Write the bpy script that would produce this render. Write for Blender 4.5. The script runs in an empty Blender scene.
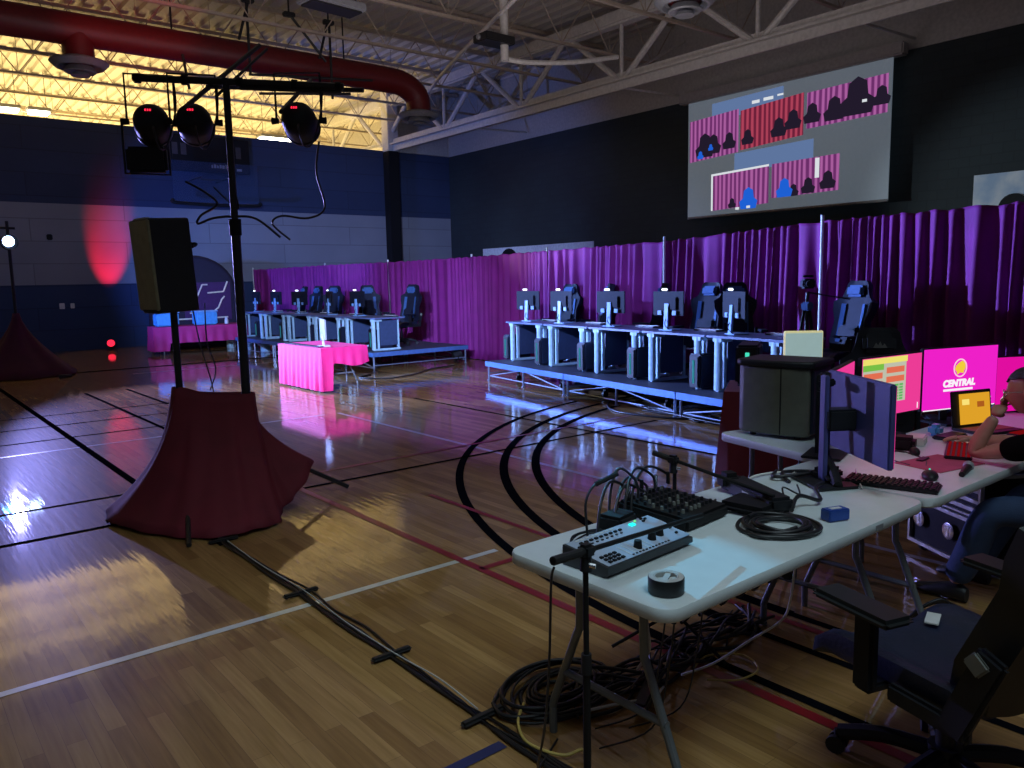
import bpy, bmesh, math, random
from mathutils import Vector, Matrix, Euler
random.seed(7)
C = bpy.context.scene.collection
SC = bpy.context.scene
PI = math.pi

# ------------------------------------------------------------------ materials
def lin(c):
    return tuple(((v/255)/12.92 if v/255 <= .04045 else ((v/255+.055)/1.055)**2.4) for v in c)

def mat(name, col, rough=.5, metal=0., emit=None, es=1., var=.12, scale=14., bump=0., bscale=60., coat=0., spec=.5):
    m = bpy.data.materials.new(name); m.use_nodes = True
    nt = m.node_tree; n = nt.nodes; L = nt.links
    b = n['Principled BSDF']
    b.inputs['Roughness'].default_value = rough
    b.inputs['Metallic'].default_value = metal
    b.inputs['Specular IOR Level'].default_value = spec
    if coat: b.inputs['Coat Weight'].default_value = coat; b.inputs['Coat Roughness'].default_value = .12
    tc = n.new('ShaderNodeTexCoord')
    if var > 0:
        nz = n.new('ShaderNodeTexNoise'); nz.inputs['Scale'].default_value = scale; nz.inputs['Detail'].default_value = 4
        L.new(tc.outputs['Object'], nz.inputs['Vector'])
        r = n.new('ShaderNodeValToRGB')
        r.color_ramp.elements[0].position = .3; r.color_ramp.elements[1].position = .7
        r.color_ramp.elements[0].color = tuple(c*(1-var) for c in col)+(1,)
        r.color_ramp.elements[1].color = tuple(min(1, c*(1+var)) for c in col)+(1,)
        L.new(nz.outputs['Fac'], r.inputs['Fac']); L.new(r.outputs['Color'], b.inputs['Base Color'])
    else:
        b.inputs['Base Color'].default_value = tuple(col)+(1,)
    if bump > 0:
        nb = n.new('ShaderNodeTexNoise'); nb.inputs['Scale'].default_value = bscale; nb.inputs['Detail'].default_value = 3
        L.new(tc.outputs['Object'], nb.inputs['Vector'])
        bp = n.new('ShaderNodeBump'); bp.inputs['Strength'].default_value = bump; bp.inputs['Distance'].default_value = .01
        L.new(nb.outputs['Fac'], bp.inputs['Height']); L.new(bp.outputs['Normal'], b.inputs['Normal'])
    if emit:
        b.inputs['Emission Color'].default_value = tuple(emit)+(1,)
        b.inputs['Emission Strength'].default_value = es
    return m

def emat(name, rgb, es=1.):
    m = bpy.data.materials.new(name); m.use_nodes = True
    nt = m.node_tree; nt.nodes.clear()
    e = nt.nodes.new('ShaderNodeEmission'); o = nt.nodes.new('ShaderNodeOutputMaterial')
    e.inputs['Color'].default_value = lin(rgb)+(1,); e.inputs['Strength'].default_value = es
    nt.links.new(e.outputs[0], o.inputs[0]); return m

def stripe_mat(name, c1, c2, scale, es=1., dist=3.):
    m = bpy.data.materials.new(name); m.use_nodes = True
    nt = m.node_tree; nt.nodes.clear(); N = nt.nodes; L = nt.links
    e = N.new('ShaderNodeEmission'); o = N.new('ShaderNodeOutputMaterial'); e.inputs['Strength'].default_value = es
    tc = N.new('ShaderNodeTexCoord'); mp = N.new('ShaderNodeMapping'); mp.inputs['Scale'].default_value = (1, .12, .12)
    w = N.new('ShaderNodeTexWave'); w.bands_direction = 'X'; w.inputs['Scale'].default_value = scale
    w.inputs['Distortion'].default_value = dist; w.inputs['Detail'].default_value = 2
    r = N.new('ShaderNodeValToRGB'); r.color_ramp.elements[0].color = lin(c1)+(1,); r.color_ramp.elements[1].color = lin(c2)+(1,)
    r.color_ramp.elements[0].position = .25; r.color_ramp.elements[1].position = .8
    L.new(tc.outputs['Object'], mp.inputs['Vector']); L.new(mp.outputs['Vector'], w.inputs['Vector'])
    L.new(w.outputs['Color'], r.inputs['Fac']); L.new(r.outputs['Color'], e.inputs['Color']); L.new(e.outputs[0], o.inputs[0])
    return m

def floor_mat():
    m = bpy.data.materials.new('maple_floor'); m.use_nodes = True
    nt = m.node_tree; N = nt.nodes; L = nt.links; b = N['Principled BSDF']
    tc = N.new('ShaderNodeTexCoord'); sp = N.new('ShaderNodeSeparateXYZ'); cb = N.new('ShaderNodeCombineXYZ')
    L.new(tc.outputs['Object'], sp.inputs[0]); L.new(sp.outputs['Y'], cb.inputs['X']); L.new(sp.outputs['X'], cb.inputs['Y'])
    def brick(c1, c2, bw, rh, off):
        k = N.new('ShaderNodeTexBrick'); k.offset = off; k.offset_frequency = 2; k.squash = 1
        k.inputs['Color1'].default_value = c1+(1,); k.inputs['Color2'].default_value = c2+(1,)
        k.inputs['Mortar'].default_value = (.16, .085, .035, 1); k.inputs['Scale'].default_value = 1
        k.inputs['Mortar Size'].default_value = .0008; k.inputs['Bias'].default_value = 0
        k.inputs['Brick Width'].default_value = bw; k.inputs['Row Height'].default_value = rh
        L.new(cb.outputs[0], k.inputs['Vector']); return k
    k1 = brick((.42, .245, .088), (.25, .132, .042), .9, .072, .37)
    mp = N.new('ShaderNodeMapping'); mp.inputs['Scale'].default_value = (.9, 16, 1); L.new(cb.outputs[0], mp.inputs['Vector'])
    nz = N.new('ShaderNodeTexNoise'); nz.inputs['Scale'].default_value = 3; nz.inputs['Detail'].default_value = 6; L.new(mp.outputs[0], nz.inputs['Vector'])
    rr = N.new('ShaderNodeValToRGB'); rr.color_ramp.elements[0].position = .25; rr.color_ramp.elements[0].color = (.74, .70, .64, 1)
    rr.color_ramp.elements[1].position = .7; rr.color_ramp.elements[1].color = (1.08, 1.08, 1.08, 1)
    L.new(nz.outputs['Fac'], rr.inputs['Fac'])
    mx = N.new('ShaderNodeMixRGB'); mx.blend_type = 'MULTIPLY'; mx.inputs['Fac'].default_value = 1
    L.new(k1.outputs['Color'], mx.inputs['Color1']); L.new(rr.outputs['Color'], mx.inputs['Color2'])
    L.new(mx.outputs['Color'], b.inputs['Base Color'])
    b.inputs['Roughness'].default_value = .42; b.inputs['Specular IOR Level'].default_value = .04
    b.inputs['Coat Weight'].default_value = .9; b.inputs['Coat Roughness'].default_value = .05; b.inputs['Coat IOR'].default_value = 1.62
    mp2 = N.new('ShaderNodeMapping'); mp2.inputs['Scale'].default_value = (2.2, 24, 1); L.new(cb.outputs[0], mp2.inputs['Vector'])
    n2 = N.new('ShaderNodeTexNoise'); n2.inputs['Scale'].default_value = 1.0; n2.inputs['Detail'].default_value = 2; L.new(mp2.outputs[0], n2.inputs['Vector'])
    bp = N.new('ShaderNodeBump'); bp.inputs['Strength'].default_value = .10; bp.inputs['Distance'].default_value = .012
    L.new(n2.outputs['Fac'], bp.inputs['Height']); L.new(bp.outputs['Normal'], b.inputs['Normal']); L.new(bp.outputs['Normal'], b.inputs['Coat Normal'])
    return m

def wall_mat(name, bands, rough=.8, course=.2, width=.4, brick_bump=True, mort=.82):
    """painted masonry: bands = [(z_top, colour)], block courses from a brick texture"""
    m = bpy.data.materials.new(name); m.use_nodes = True
    nt = m.node_tree; N = nt.nodes; L = nt.links; b = N['Principled BSDF']; b.inputs['Roughness'].default_value = rough
    tc = N.new('ShaderNodeTexCoord'); sp = N.new('ShaderNodeSeparateXYZ'); L.new(tc.outputs['Object'], sp.inputs[0])
    ad = N.new('ShaderNodeMath'); ad.operation = 'ADD'; L.new(sp.outputs['X'], ad.inputs[0]); L.new(sp.outputs['Y'], ad.inputs[1])
    cb = N.new('ShaderNodeCombineXYZ'); L.new(ad.outputs[0], cb.inputs['X']); L.new(sp.outputs['Z'], cb.inputs['Y'])
    mr = N.new('ShaderNodeMath'); mr.operation = 'DIVIDE'; mr.inputs[1].default_value = 9.; L.new(sp.outputs['Z'], mr.inputs[0])
    r = N.new('ShaderNodeValToRGB'); r.color_ramp.interpolation = 'CONSTANT'
    els = r.color_ramp.elements; els[0].position = 0; els[0].color = tuple(bands[0][1])+(1,)
    els[1].position = min(.9999, bands[0][0]/9.); els[1].color = tuple(bands[1][1] if len(bands) > 1 else bands[0][1])+(1,)
    for i in range(2, len(bands)):
        e = els.new(bands[i-1][0]/9.); e.color = tuple(bands[i][1])+(1,)
    L.new(mr.outputs[0], r.inputs['Fac'])
    k = N.new('ShaderNodeTexBrick'); k.inputs['Scale'].default_value = 1; k.inputs['Brick Width'].default_value = width; k.inputs['Row Height'].default_value = course
    k.inputs['Mortar Size'].default_value = .012; k.inputs['Color1'].default_value = (1, 1, 1, 1); k.inputs['Color2'].default_value = (.88, .88, .88, 1); k.inputs['Mortar'].default_value = (mort, mort, mort, 1)
    L.new(cb.outputs[0], k.inputs['Vector'])
    nz = N.new('ShaderNodeTexNoise'); nz.inputs['Scale'].default_value = .8; nz.inputs['Detail'].default_value = 5; L.new(tc.outputs['Object'], nz.inputs['Vector'])
    r2 = N.new('ShaderNodeValToRGB'); r2.color_ramp.elements[0].color = (.8, .8, .8, 1); r2.color_ramp.elements[1].color = (1.15, 1.15, 1.15, 1); L.new(nz.outputs['Fac'], r2.inputs['Fac'])
    m1 = N.new('ShaderNodeMixRGB'); m1.blend_type = 'MULTIPLY'; m1.inputs['Fac'].default_value = 1; L.new(r.outputs['Color'], m1.inputs['Color1']); L.new(k.outputs['Color'], m1.inputs['Color2'])
    m2 = N.new('ShaderNodeMixRGB'); m2.blend_type = 'MULTIPLY'; m2.inputs['Fac'].default_value = 1; L.new(m1.outputs['Color'], m2.inputs['Color1']); L.new(r2.outputs['Color'], m2.inputs['Color2'])
    L.new(m2.outputs['Color'], b.inputs['Base Color'])
    bp = N.new('ShaderNodeBump'); bp.inputs['Strength'].default_value = .4; bp.inputs['Distance'].default_value = .01
    L.new(k.outputs['Fac'], bp.inputs['Height']); bp.invert = True; L.new(bp.outputs['Normal'], b.inputs['Normal'])
    return m

M = {}
M['floor'] = floor_mat()
M['line_white'] = mat('line_white', (.62, .62, .58), .3, coat=.5)
M['line_black'] = mat('line_black', (.004, .004, .006), .5, spec=0.)
M['line_red'] = mat('line_red', (.24, .008, .012), .35, coat=.2)
M['line_blue'] = mat('line_blue', (.012, .022, .10), .35)
M['line_pale'] = mat('line_pale', (.42, .38, .40), .3, coat=.5)
M['wall_back'] = wall_mat('wall_back', [(1.83, (.018, .040, .105)), (4.06, (.23, .245, .29)), (9, (.024, .040, .098))], course=.61, width=4.8, mort=.62)
M['wall_right'] = wall_mat('wall_right', [(9, (.026, .036, .040))])
M['upper_wall'] = mat('upper_wall', (.42, .40, .38), .85)
M['deck'] = mat('deck', (.50, .47, .42), .6, var=.06)
M['steel_white'] = mat('steel_white', (.55, .53, .50), .5)
M['joist_steel'] = mat('joist_steel', (.40, .33, .26), .6)
M['red_duct'] = mat('red_duct', (.13, .007, .009), .45)
M['grey_metal'] = mat('grey_metal', (.28, .29, .31), .45, .3)
M['dark_metal'] = mat('dark_metal', (.018, .018, .02), .45, .2)
M['black'] = mat('black', (.009, .009, .010), .6, bump=.1, spec=.2)
M['black_plastic'] = mat('black_plastic', (.011, .012, .015), .48, spec=.3)
M['rubber'] = mat('rubber', (.010, .010, .011), .6)
M['cable'] = mat('cable', (.010, .010, .012), .45)
M['cable_white'] = mat('cable_white', (.62, .62, .58), .4)
M['cable_yellow'] = mat('cable_yellow', (.62, .46, .12), .4)
M['cable_blue'] = mat('cable_blue', (.02, .04, .25), .4)
M['chrome'] = mat('chrome', (.6, .6, .62), .25, .9)
M['curtain'] = mat('curtain_fabric', (.225, .008, .175), .75, scale=3, bump=.15, bscale=220)
M['cloth_maroon'] = mat('cloth_maroon', (.145, .008, .020), .8, scale=5, bump=.2, bscale=160)
M['cloth_pink'] = mat('cloth_pink', (.72, .010, .15), .75, scale=5, bump=.2, bscale=160)
M['cloth_magenta'] = mat('cloth_magenta', (.42, .010, .12), .75, scale=5, bump=.2, bscale=160)
M['cloth_purple'] = mat('cloth_purple', (.07, .006, .03), .85, scale=5)
M['table_white'] = mat('table_white', (.60, .66, .67), .32, var=.03, bump=.12, bscale=350)
M['table_leg'] = mat('table_leg', (.17, .19, .20), .42, .5)
M['stage_top'] = mat('stage_top', (.035, .045, .075), .6, bump=.3, bscale=120)
M['stage_edge'] = mat('stage_edge', (.09, .20, .46), .4, .4)
M['stage_leg'] = mat('stage_leg', (.26, .32, .42), .35, .6)
M['desk_top'] = mat('desk_top', (.10, .14, .26), .35)
M['desk_leg'] = mat('desk_leg', (.38, .58, .64), .35)  # white legs; the stage light's cyan is put into the colour
M['desk_panel'] = mat('desk_panel', (.035, .06, .12), .5)
M['mon_back'] = mat('mon_back', (.008, .010, .018), .6, spec=.15)
M['mon_stand'] = mat('mon_stand', (.22, .42, .66), .4)  # white stands, blue of the stage light put into the colour
M['screen_dark'] = mat('screen_dark', (.006, .006, .008), .12)
M['pc_case'] = mat('pc_case', (.010, .014, .03), .45, spec=.3)
M['pc_olive'] = mat('pc_olive', (.10, .105, .08), .42, bump=.25, bscale=500)
M['green_led'] = emat('green_led', (70, 225, 190), 1.0)
M['dim_led'] = emat('dim_led', (50, 150, 165), .8)
M['red_led'] = emat('red_led', (255, 40, 70), 1.6)
M['red_key'] = emat('red_key', (125, 12, 18), .8)
M['glare_white'] = emat('glare_white', (225, 240, 255), 3.0)
M['lens_led'] = emat('lens_led', (170, 200, 255), 16.0)
M['lens_cyan'] = emat('lens_cyan', (60, 150, 255), 26.0)
M['chair_black'] = mat('chair_black', (.010, .014, .028), .6, spec=.2, bump=.2, bscale=90)
M['chair_blue'] = mat('chair_blue', (.05, .12, .28), .6, spec=.2, bump=.2, bscale=90)
M['chair_dark'] = mat('chair_dark', (.010, .013, .018), .42, bump=.2, bscale=90)
M['chair_seat'] = mat('chair_seat', (.008, .012, .030), .5, bump=.2, bscale=90)
M['chair_shell'] = mat('chair_shell', (.012, .014, .015), .45)
M['cap_grey'] = mat('cap_grey', (.16, .17, .15), .5)
M['skin'] = mat('skin', (.42, .23, .16), .5, scale=30, var=.08)
M['hair'] = mat('hair', (.012, .009, .008), .55, bump=.6, bscale=200)
M['tshirt'] = mat('tshirt', (.004, .004, .005), .95, bump=.2, spec=.05)
M['jeans'] = mat('jeans', (.028, .055, .13), .8, bump=.3, bscale=250)
M['shoe'] = mat('shoe', (.015, .015, .018), .5)
M['sw_grey'] = mat('sw_grey', (.34, .41, .54), .4, var=.05)
M['sw_side'] = mat('sw_side', (.03, .034, .04), .5)
M['tape_roll'] = mat('tape_roll', (.008, .010, .012), .45)
M['paper_core'] = mat('paper_core', (.42, .42, .40), .7)
M['blue_box'] = mat('blue_box', (.015, .06, .30), .45)
M['white_plastic'] = mat('white_plastic', (.6, .6, .57), .4)
M['alu'] = mat('alu', (.50, .50, .46), .4, .6)
M['gaffer'] = mat('gaffer', (.012, .012, .013), .6)
M['banner_white'] = mat('banner_white', (.62, .66, .72), .7)
M['screen_fabric'] = mat('screen_fabric', (.45, .47, .48), .8, emit=lin((86, 100, 112)), es=.62, var=.03)  # projector light on the sheet is put in as emission
M['screen_case'] = mat('screen_case', (.33, .31, .30), .6)
M['padtex'] = mat('padtex', (.40, .06, .12), .7)
M['tub_blue'] = mat('tub_blue', (.08, .35, .65), .35)
M['speaker'] = mat('speaker', (.012, .014, .018), .55, bump=.3, bscale=140)
M['grille'] = mat('grille', (.32, .32, .20), .5, .2, bump=.3, bscale=400)  # yellow light falling on the grille is put into its base colour
M['glass'] = mat('glass', (.05, .08, .16), .1, var=0)
M['glass'].node_tree.nodes['Principled BSDF'].inputs['Alpha'].default_value = .18

# ------------------------------------------------------------------ geometry helpers
class MB:
    def __init__(s, T=None):
        s.bm = bmesh.new(); s.T = T or Matrix()
    def _add(s, verts, faces, T=None):
        X = s.T @ T if T is not None else s.T
        vs = [s.bm.verts.new(X @ Vector(v)) for v in verts]
        for f in faces:
            try: s.bm.faces.new([vs[i] for i in f])
            except ValueError: pass
        return vs
    def box(s, c, d, T=None, b=0., rz=0., rx=0., ry=0.):
        tmp = bmesh.new(); bmesh.ops.create_cube(tmp, size=1)
        for v in tmp.verts: v.co = Vector((v.co.x*d[0], v.co.y*d[1], v.co.z*d[2]))
        if b > 0: bmesh.ops.bevel(tmp, geom=list(tmp.edges), offset=min(b, min(d)*.45), segments=2, affect='EDGES')
        R = Matrix.Translation(c) @ Euler((rx, ry, rz)).to_matrix().to_4x4()
        if T is not None: R = T @ R
        tmp.verts.index_update()
        s._add([R @ v.co for v in tmp.verts], [[v.index for v in f.verts] for f in tmp.faces]); tmp.free(); return s
    def cyl(s, p0, p1, r0, r1=None, seg=12, T=None):
        p0, p1 = Vector(p0), Vector(p1); r1 = r0 if r1 is None else r1
        q = (p1-p0).to_track_quat('Z', 'Y').to_matrix()
        vs = []
        for p, r in ((p0, r0), (p1, r1)):
            for i in range(seg):
                a = 2*PI*i/seg; vs.append(p + q @ Vector((r*math.cos(a), r*math.sin(a), 0)))
        fs = [[i, (i+1) % seg, seg+(i+1) % seg, seg+i] for i in range(seg)]
        fs += [list(range(seg))[::-1], list(range(seg, 2*seg))]
        s._add(vs, fs, T); return s
    def tube(s, pts, r, seg=6, sub=5, T=None, closed=False, rs=None):
        P = smooth(pts, sub, closed) if sub > 1 else [Vector(p) for p in pts]
        n = len(P); vs = []; up = Vector((0, 0, 1)); X = None
        for i, p in enumerate(P):
            t = (P[(i+1) % n]-P[i-1]) if closed else (P[min(i+1, n-1)]-P[max(i-1, 0)])
            if t.length < 1e-9: t = Vector((0, 0, 1))
            t.normalize()
            if X is None: X = t.cross(up if abs(t.z) < .9 else Vector((1, 0, 0))).normalized()
            else:
                X = X - t*X.dot(t)
                if X.length < 1e-6: X = t.orthogonal()
                X.normalize()
            Y = t.cross(X); rr = r if rs is None else rs[min(len(rs)-1, int(i*len(rs)/n))]
            for k in range(seg):
                a = 2*PI*k/seg; vs.append(p + X*(rr*math.cos(a)) + Y*(rr*math.sin(a)))
        fs = []
        for i in range(n if closed else n-1):
            j = (i+1) % n
            for k in range(seg): fs.append([i*seg+k, i*seg+(k+1) % seg, j*seg+(k+1) % seg, j*seg+k])
        if not closed: fs += [list(range(seg))[::-1], [(n-1)*seg+k for k in range(seg)]]
        s._add(vs, fs, T); return s
    def prism(s, poly, z0, z1, T=None):
        n = len(poly)
        vs = [(p[0], p[1], z0) for p in poly] + [(p[0], p[1], z1) for p in poly]
        fs = [[i, (i+1) % n, n+(i+1) % n, n+i] for i in range(n)] + [list(range(n))[::-1], list(range(n, 2*n))]
        s._add(vs, fs, T); return s
    def lathe(s, prof, seg=20, T=None, cap=True):
        vs = []; n = len(prof)
        for r, z in prof:
            for k in range(seg):
                a = 2*PI*k/seg; vs.append((r*math.cos(a), r*math.sin(a), z))
        fs = [[i*seg+k, i*seg+(k+1) % seg, (i+1)*seg+(k+1) % seg, (i+1)*seg+k] for i in range(n-1) for k in range(seg)]
        if cap: fs += [list(range(seg))[::-1], [(n-1)*seg+k for k in range(seg)]]
        s._add(vs, fs, T); return s
    def ball(s, c, r, sc=(1, 1, 1), seg=14, T=None):
        tmp = bmesh.new(); bmesh.ops.create_uvsphere(tmp, u_segments=seg, v_segments=max(6, seg*2//3), radius=r)
        tmp.verts.index_update()
        s._add([Vector(c)+Vector((v.co.x*sc[0], v.co.y*sc[1], v.co.z*sc[2])) for v in tmp.verts], [[v.index for v in f.verts] for f in tmp.faces], T); tmp.free(); return s
    def grid(s, P, T=None, closed=False):
        r = len(P); c = len(P[0]); vs = [p for row in P for p in row]
        fs = [[i*c+j, i*c+(j+1) % c, (i+1)*c+(j+1) % c, (i+1)*c+j] for i in range(r-1) for j in range(c if closed else c-1)]
        s._add(vs, fs, T); return s
    def quad(s, a, b, c, d): s._add([a, b, c, d], [[0, 1, 2, 3]]); return s
    def build(s, name, m, parent=None, ang=35):
        me = bpy.data.meshes.new(name); bmesh.ops.recalc_face_normals(s.bm, faces=list(s.bm.faces)); s.bm.to_mesh(me); s.bm.free()
        me.materials.append(M[m] if isinstance(m, str) else m)
        me.shade_smooth(); me.set_sharp_from_angle(angle=math.radians(ang))
        o = bpy.data.objects.new(name, me); C.objects.link(o)
        if parent is not None: o.parent = parent
        return o

def smooth(pts, sub=5, closed=False):
    P = [Vector(p) for p in pts]; n = len(P); out = []
    if n < 3: return P
    for i in range(n if closed else n-1):
        if closed: a, b, c, d = P[i-1], P[i], P[(i+1) % n], P[(i+2) % n]
        else: a, b, c, d = P[max(i-1, 0)], P[i], P[i+1], P[min(i+2, n-1)]
        for k in range(sub):
            t = k/sub
            out.append(.5*((2*b)+(c-a)*t+(2*a-5*b+4*c-d)*t*t+(3*b-a-3*c+d)*t**3))
    if not closed: out.append(P[-1])
    return out

def tag(o, label, cat, group=None, kind=None):
    if label: o['label'] = label
    if cat: o['category'] = cat
    if group: o['group'] = group
    if kind: o['kind'] = kind
    return o
def thing(name, label, cat, loc=(0, 0, 0), rz=0., group=None):
    o = bpy.data.objects.new(name, None); C.objects.link(o); o.empty_display_size = .1
    o.location = loc; o.rotation_euler = (0, 0, rz); return tag(o, label, cat, group)
def struct(name, mb, m):
    o = mb.build(name, m); o['kind'] = 'structure'; return o
def dup(root, loc, rz, label=None, group=None):
    r = root.copy(); C.objects.link(r); r.location = loc; r.rotation_euler = (0, 0, rz)
    if label: r['label'] = label
    if group: r['group'] = group
    for ch in list(root.children):
        c = ch.copy(); C.objects.link(c); c.parent = r
        for g in list(ch.children):
            d = g.copy(); C.objects.link(d); d.parent = c
    return r
def text_obj(s, size, m, parent, loc, rot, name='lettering', ext=.001, sx=1., shear=0., off=None):
    cu = bpy.data.curves.new('t', 'FONT'); cu.body = s; cu.size = size; cu.extrude = ext; cu.align_x = 'CENTER'; cu.align_y = 'CENTER'; cu.shear = shear; cu.offset = size*.018 if off is None else off
    t = bpy.data.objects.new('t', cu); C.objects.link(t)
    dg = bpy.context.evaluated_depsgraph_get(); me = bpy.data.meshes.new_from_object(t.evaluated_get(dg))
    bpy.data.objects.remove(t); me.materials.clear(); me.materials.append(M[m] if isinstance(m, str) else m)
    o = bpy.data.objects.new(name, me); C.objects.link(o); o.parent = parent; o.location = loc; o.rotation_euler = rot; o.scale = (sx, 1, 1)
    return o
def skin_mesh(chains, subd=2):
    """chains: list of [(co, radius), ...]; every chain is skinned by itself, result is one mesh"""
    bm = bmesh.new()
    for ch in chains:
        me = bpy.data.meshes.new('s'); pts = [p for p, r in ch['v']]
        me.from_pydata([tuple(p) for p in pts], ch['e'], [])
        o = bpy.data.objects.new('s', me); C.objects.link(o)
        md = o.modifiers.new('k', 'SKIN'); md.use_smooth_shade = True; md.branch_smoothing = .3
        sd = o.modifiers.new('u', 'SUBSURF'); sd.levels = subd; sd.render_levels = subd
        for i, (p, r) in enumerate(ch['v']):
            rr = r if isinstance(r, tuple) else (r, r)
            me.skin_vertices[0].data[i].radius = rr
        me.skin_vertices[0].data[0].use_root = True
        bpy.context.view_layer.update()
        dg = bpy.context.evaluated_depsgraph_get()
        m2 = bpy.data.meshes.new_from_object(o.evaluated_get(dg)); bm.from_mesh(m2)
        bpy.data.objects.remove(o); bpy.data.meshes.remove(m2)
    return bm
def chain(*v): return {'v': list(v), 'e': [(i, i+1) for i in range(len(v)-1)]}

# ------------------------------------------------------------------ camera
cam = bpy.data.cameras.new('camera'); co = bpy.data.objects.new('camera', cam); C.objects.link(co)
cam.sensor_width = 36; cam.lens = 790.22*36/1024; cam.clip_start = .05; cam.clip_end = 200
R = [[0.774, -0.099, 0.625], [-0.633, -0.088, 0.769], [-0.021, -0.991, -0.13]]
X = Vector((R[0][0], R[1][0], R[2][0])).normalized(); Zf = Vector((R[0][2], R[1][2], R[2][2])); Zf = (Zf-X*Zf.dot(X)).normalized(); Yd = Zf.cross(X)
mw = Matrix.Identity(4)
for i in range(3): mw[i][0] = X[i]; mw[i][1] = -Yd[i]; mw[i][2] = -Zf[i]
mw.translation = (0, 0, 1.72); co.matrix_world = mw; SC.camera = co
SC.view_settings.view_transform = 'Standard'; SC.view_settings.look = 'None'; SC.view_settings.gamma = 1; SC.view_settings.exposure = 0
SC.view_settings.use_curve_mapping = False
w = bpy.data.worlds.new('world'); SC.world = w; w.use_nodes = True
w.node_tree.nodes['Background'].inputs[0].default_value = (.42, .42, .56, 1); w.node_tree.nodes['Background'].inputs[1].default_value = .085

# ------------------------------------------------------------------ room
XW, YB, ZT, ZD = 17.58, 25.1, 6.35, 8.5
fl = MB(); fl.box((2.8, 22.5, -.05), (29.6, 51.3, .1)); FL = struct('floor', fl, 'floor')
def lines(m, segs, z=.0015):
    b = MB()
    for x0, y0, x1, y1, wd in segs:
        d = Vector((x1-x0, y1-y0, 0)); n = Vector((-d.y, d.x, 0)).normalized()*wd/2
        a = Vector((x0, y0, z)); c = Vector((x1, y1, z)); b.quad(a-n, c-n, c+n, a+n)
    return b, m
def arc_pts(cx, cy, r, a0, a1, n=48): return [(cx+r*math.cos(a0+(a1-a0)*i/n), cy+r*math.sin(a0+(a1-a0)*i/n)) for i in range(n+1)]
b, m_ = lines('line_white', [(-11, 3.885, 3.0, 3.885, .05), (-11, 9.62, 4.6, 9.62, .05)]); b.build('court_line', m_, FL)
b, m_ = lines('line_pale', [(4.8, -2, 4.8, 9.62, .05), (4.1, 17.2, 9.5, 17.2, .05)], .0022); b.build('court_line', m_, FL)
b, m_ = lines('line_black', [(1.72, 5.2, 1.72, 17, .07), (-11, 6.22, 7.3, 6.22, .05), (2.81, -2, 2.81, 2.1, .055), (3.21, -2, 3.21, 2.1, .05), (3.51, -2, 3.51, 2.1, .05),
    (.3, 7.1, 2.6, 7.1, .04), (.8, 10.36, 3.6, 10.36, .04), (.8, 11.4, 3.6, 11.4, .04), (.9, 12.4, 3.6, 12.4, .04), (3.37, 12.3, 3.37, 14.7, .05), (6.25, 3, 6.25, 10, .05), (2.72, 9.62, 2.72, 14.6, .05), (2.5, 18.4, 8, 18.4, .16)], .0029)
def arcs(b, r, wd, z):
    for (x0, y0), (x1, y1) in zip(arc_pts(8.83, 2.1, r, PI*.56, PI)[:-1], arc_pts(8.83, 2.1, r, PI*.56, PI)[1:]):
        c0 = Vector((x0-8.83, y0-2.1, 0)).normalized()*wd/2; c1 = Vector((x1-8.83, y1-2.1, 0)).normalized()*wd/2
        b.quad(Vector((x0, y0, z))-c0, Vector((x1, y1, z))-c1, Vector((x1, y1, z))+c1, Vector((x0, y0, z))+c0)
arcs(b, 6.02, .07, .0029); arcs(b, 5.62, .08, .0029); arcs(b, 5.32, .08, .0029); b.build('court_line', m_, FL)
b, m_ = lines('line_red', [(2.72, -2, 2.72, 9.62, .055), (3.42, -2, 3.42, 5.3, .045), (2.72, 3.68, 3.42, 3.68, .05), (2.72, 6.67, 7.3, 6.67, .04)], .0036); b.build('court_line', m_, FL)
b, m_ = lines('line_blue', [(.9, 2.175, 1.69, 2.175, .05)], .0036); b.build('court_line', m_, FL)

b = MB(); b.box((2.79, YB+.15, ZT/2), (29.58, .3, ZT)); struct('wall_back', b, 'wall_back')
b = MB(); b.box((XW+.15, 22.5, ZT/2), (.3, 51.2, ZT)); struct('wall_right', b, 'wall_right')
b = MB(); b.box(((14.92+XW)/2, YB+.19, (ZT+ZD)/2+.02), (XW-14.92, .28, ZD-ZT)); struct('wall_back_upper', b, 'upper_wall')
b = MB(); b.box((2.8, 48.2, ZD/2), (29.6, .3, ZD)); struct('wall_far', b, 'upper_wall')
b = MB(); b.box((XW+.19, 22.5, (ZT+ZD)/2+.02), (.28, 51.2, ZD-ZT)); struct('wall_right_upper', b, 'upper_wall')
# corrugated roof deck: ribs run along Y
b = MB(); P0 = []; x = -12.
while x < XW+.2:
    P0 += [(x, ZD), (x+.21, ZD), (x+.24, ZD+.09), (x+.37, ZD+.09), (x+.40, ZD)][:-1]; x += .40
b.grid([[(p[0], y, p[1]) for p in P0] for y in (-3.1, 4, 11, 18, 25, 36, 48.1)]); b.box((2.8, 22.5, ZD+.13), (29.6, 51.3, .06)); struct('ceiling', b, 'deck')
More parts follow.
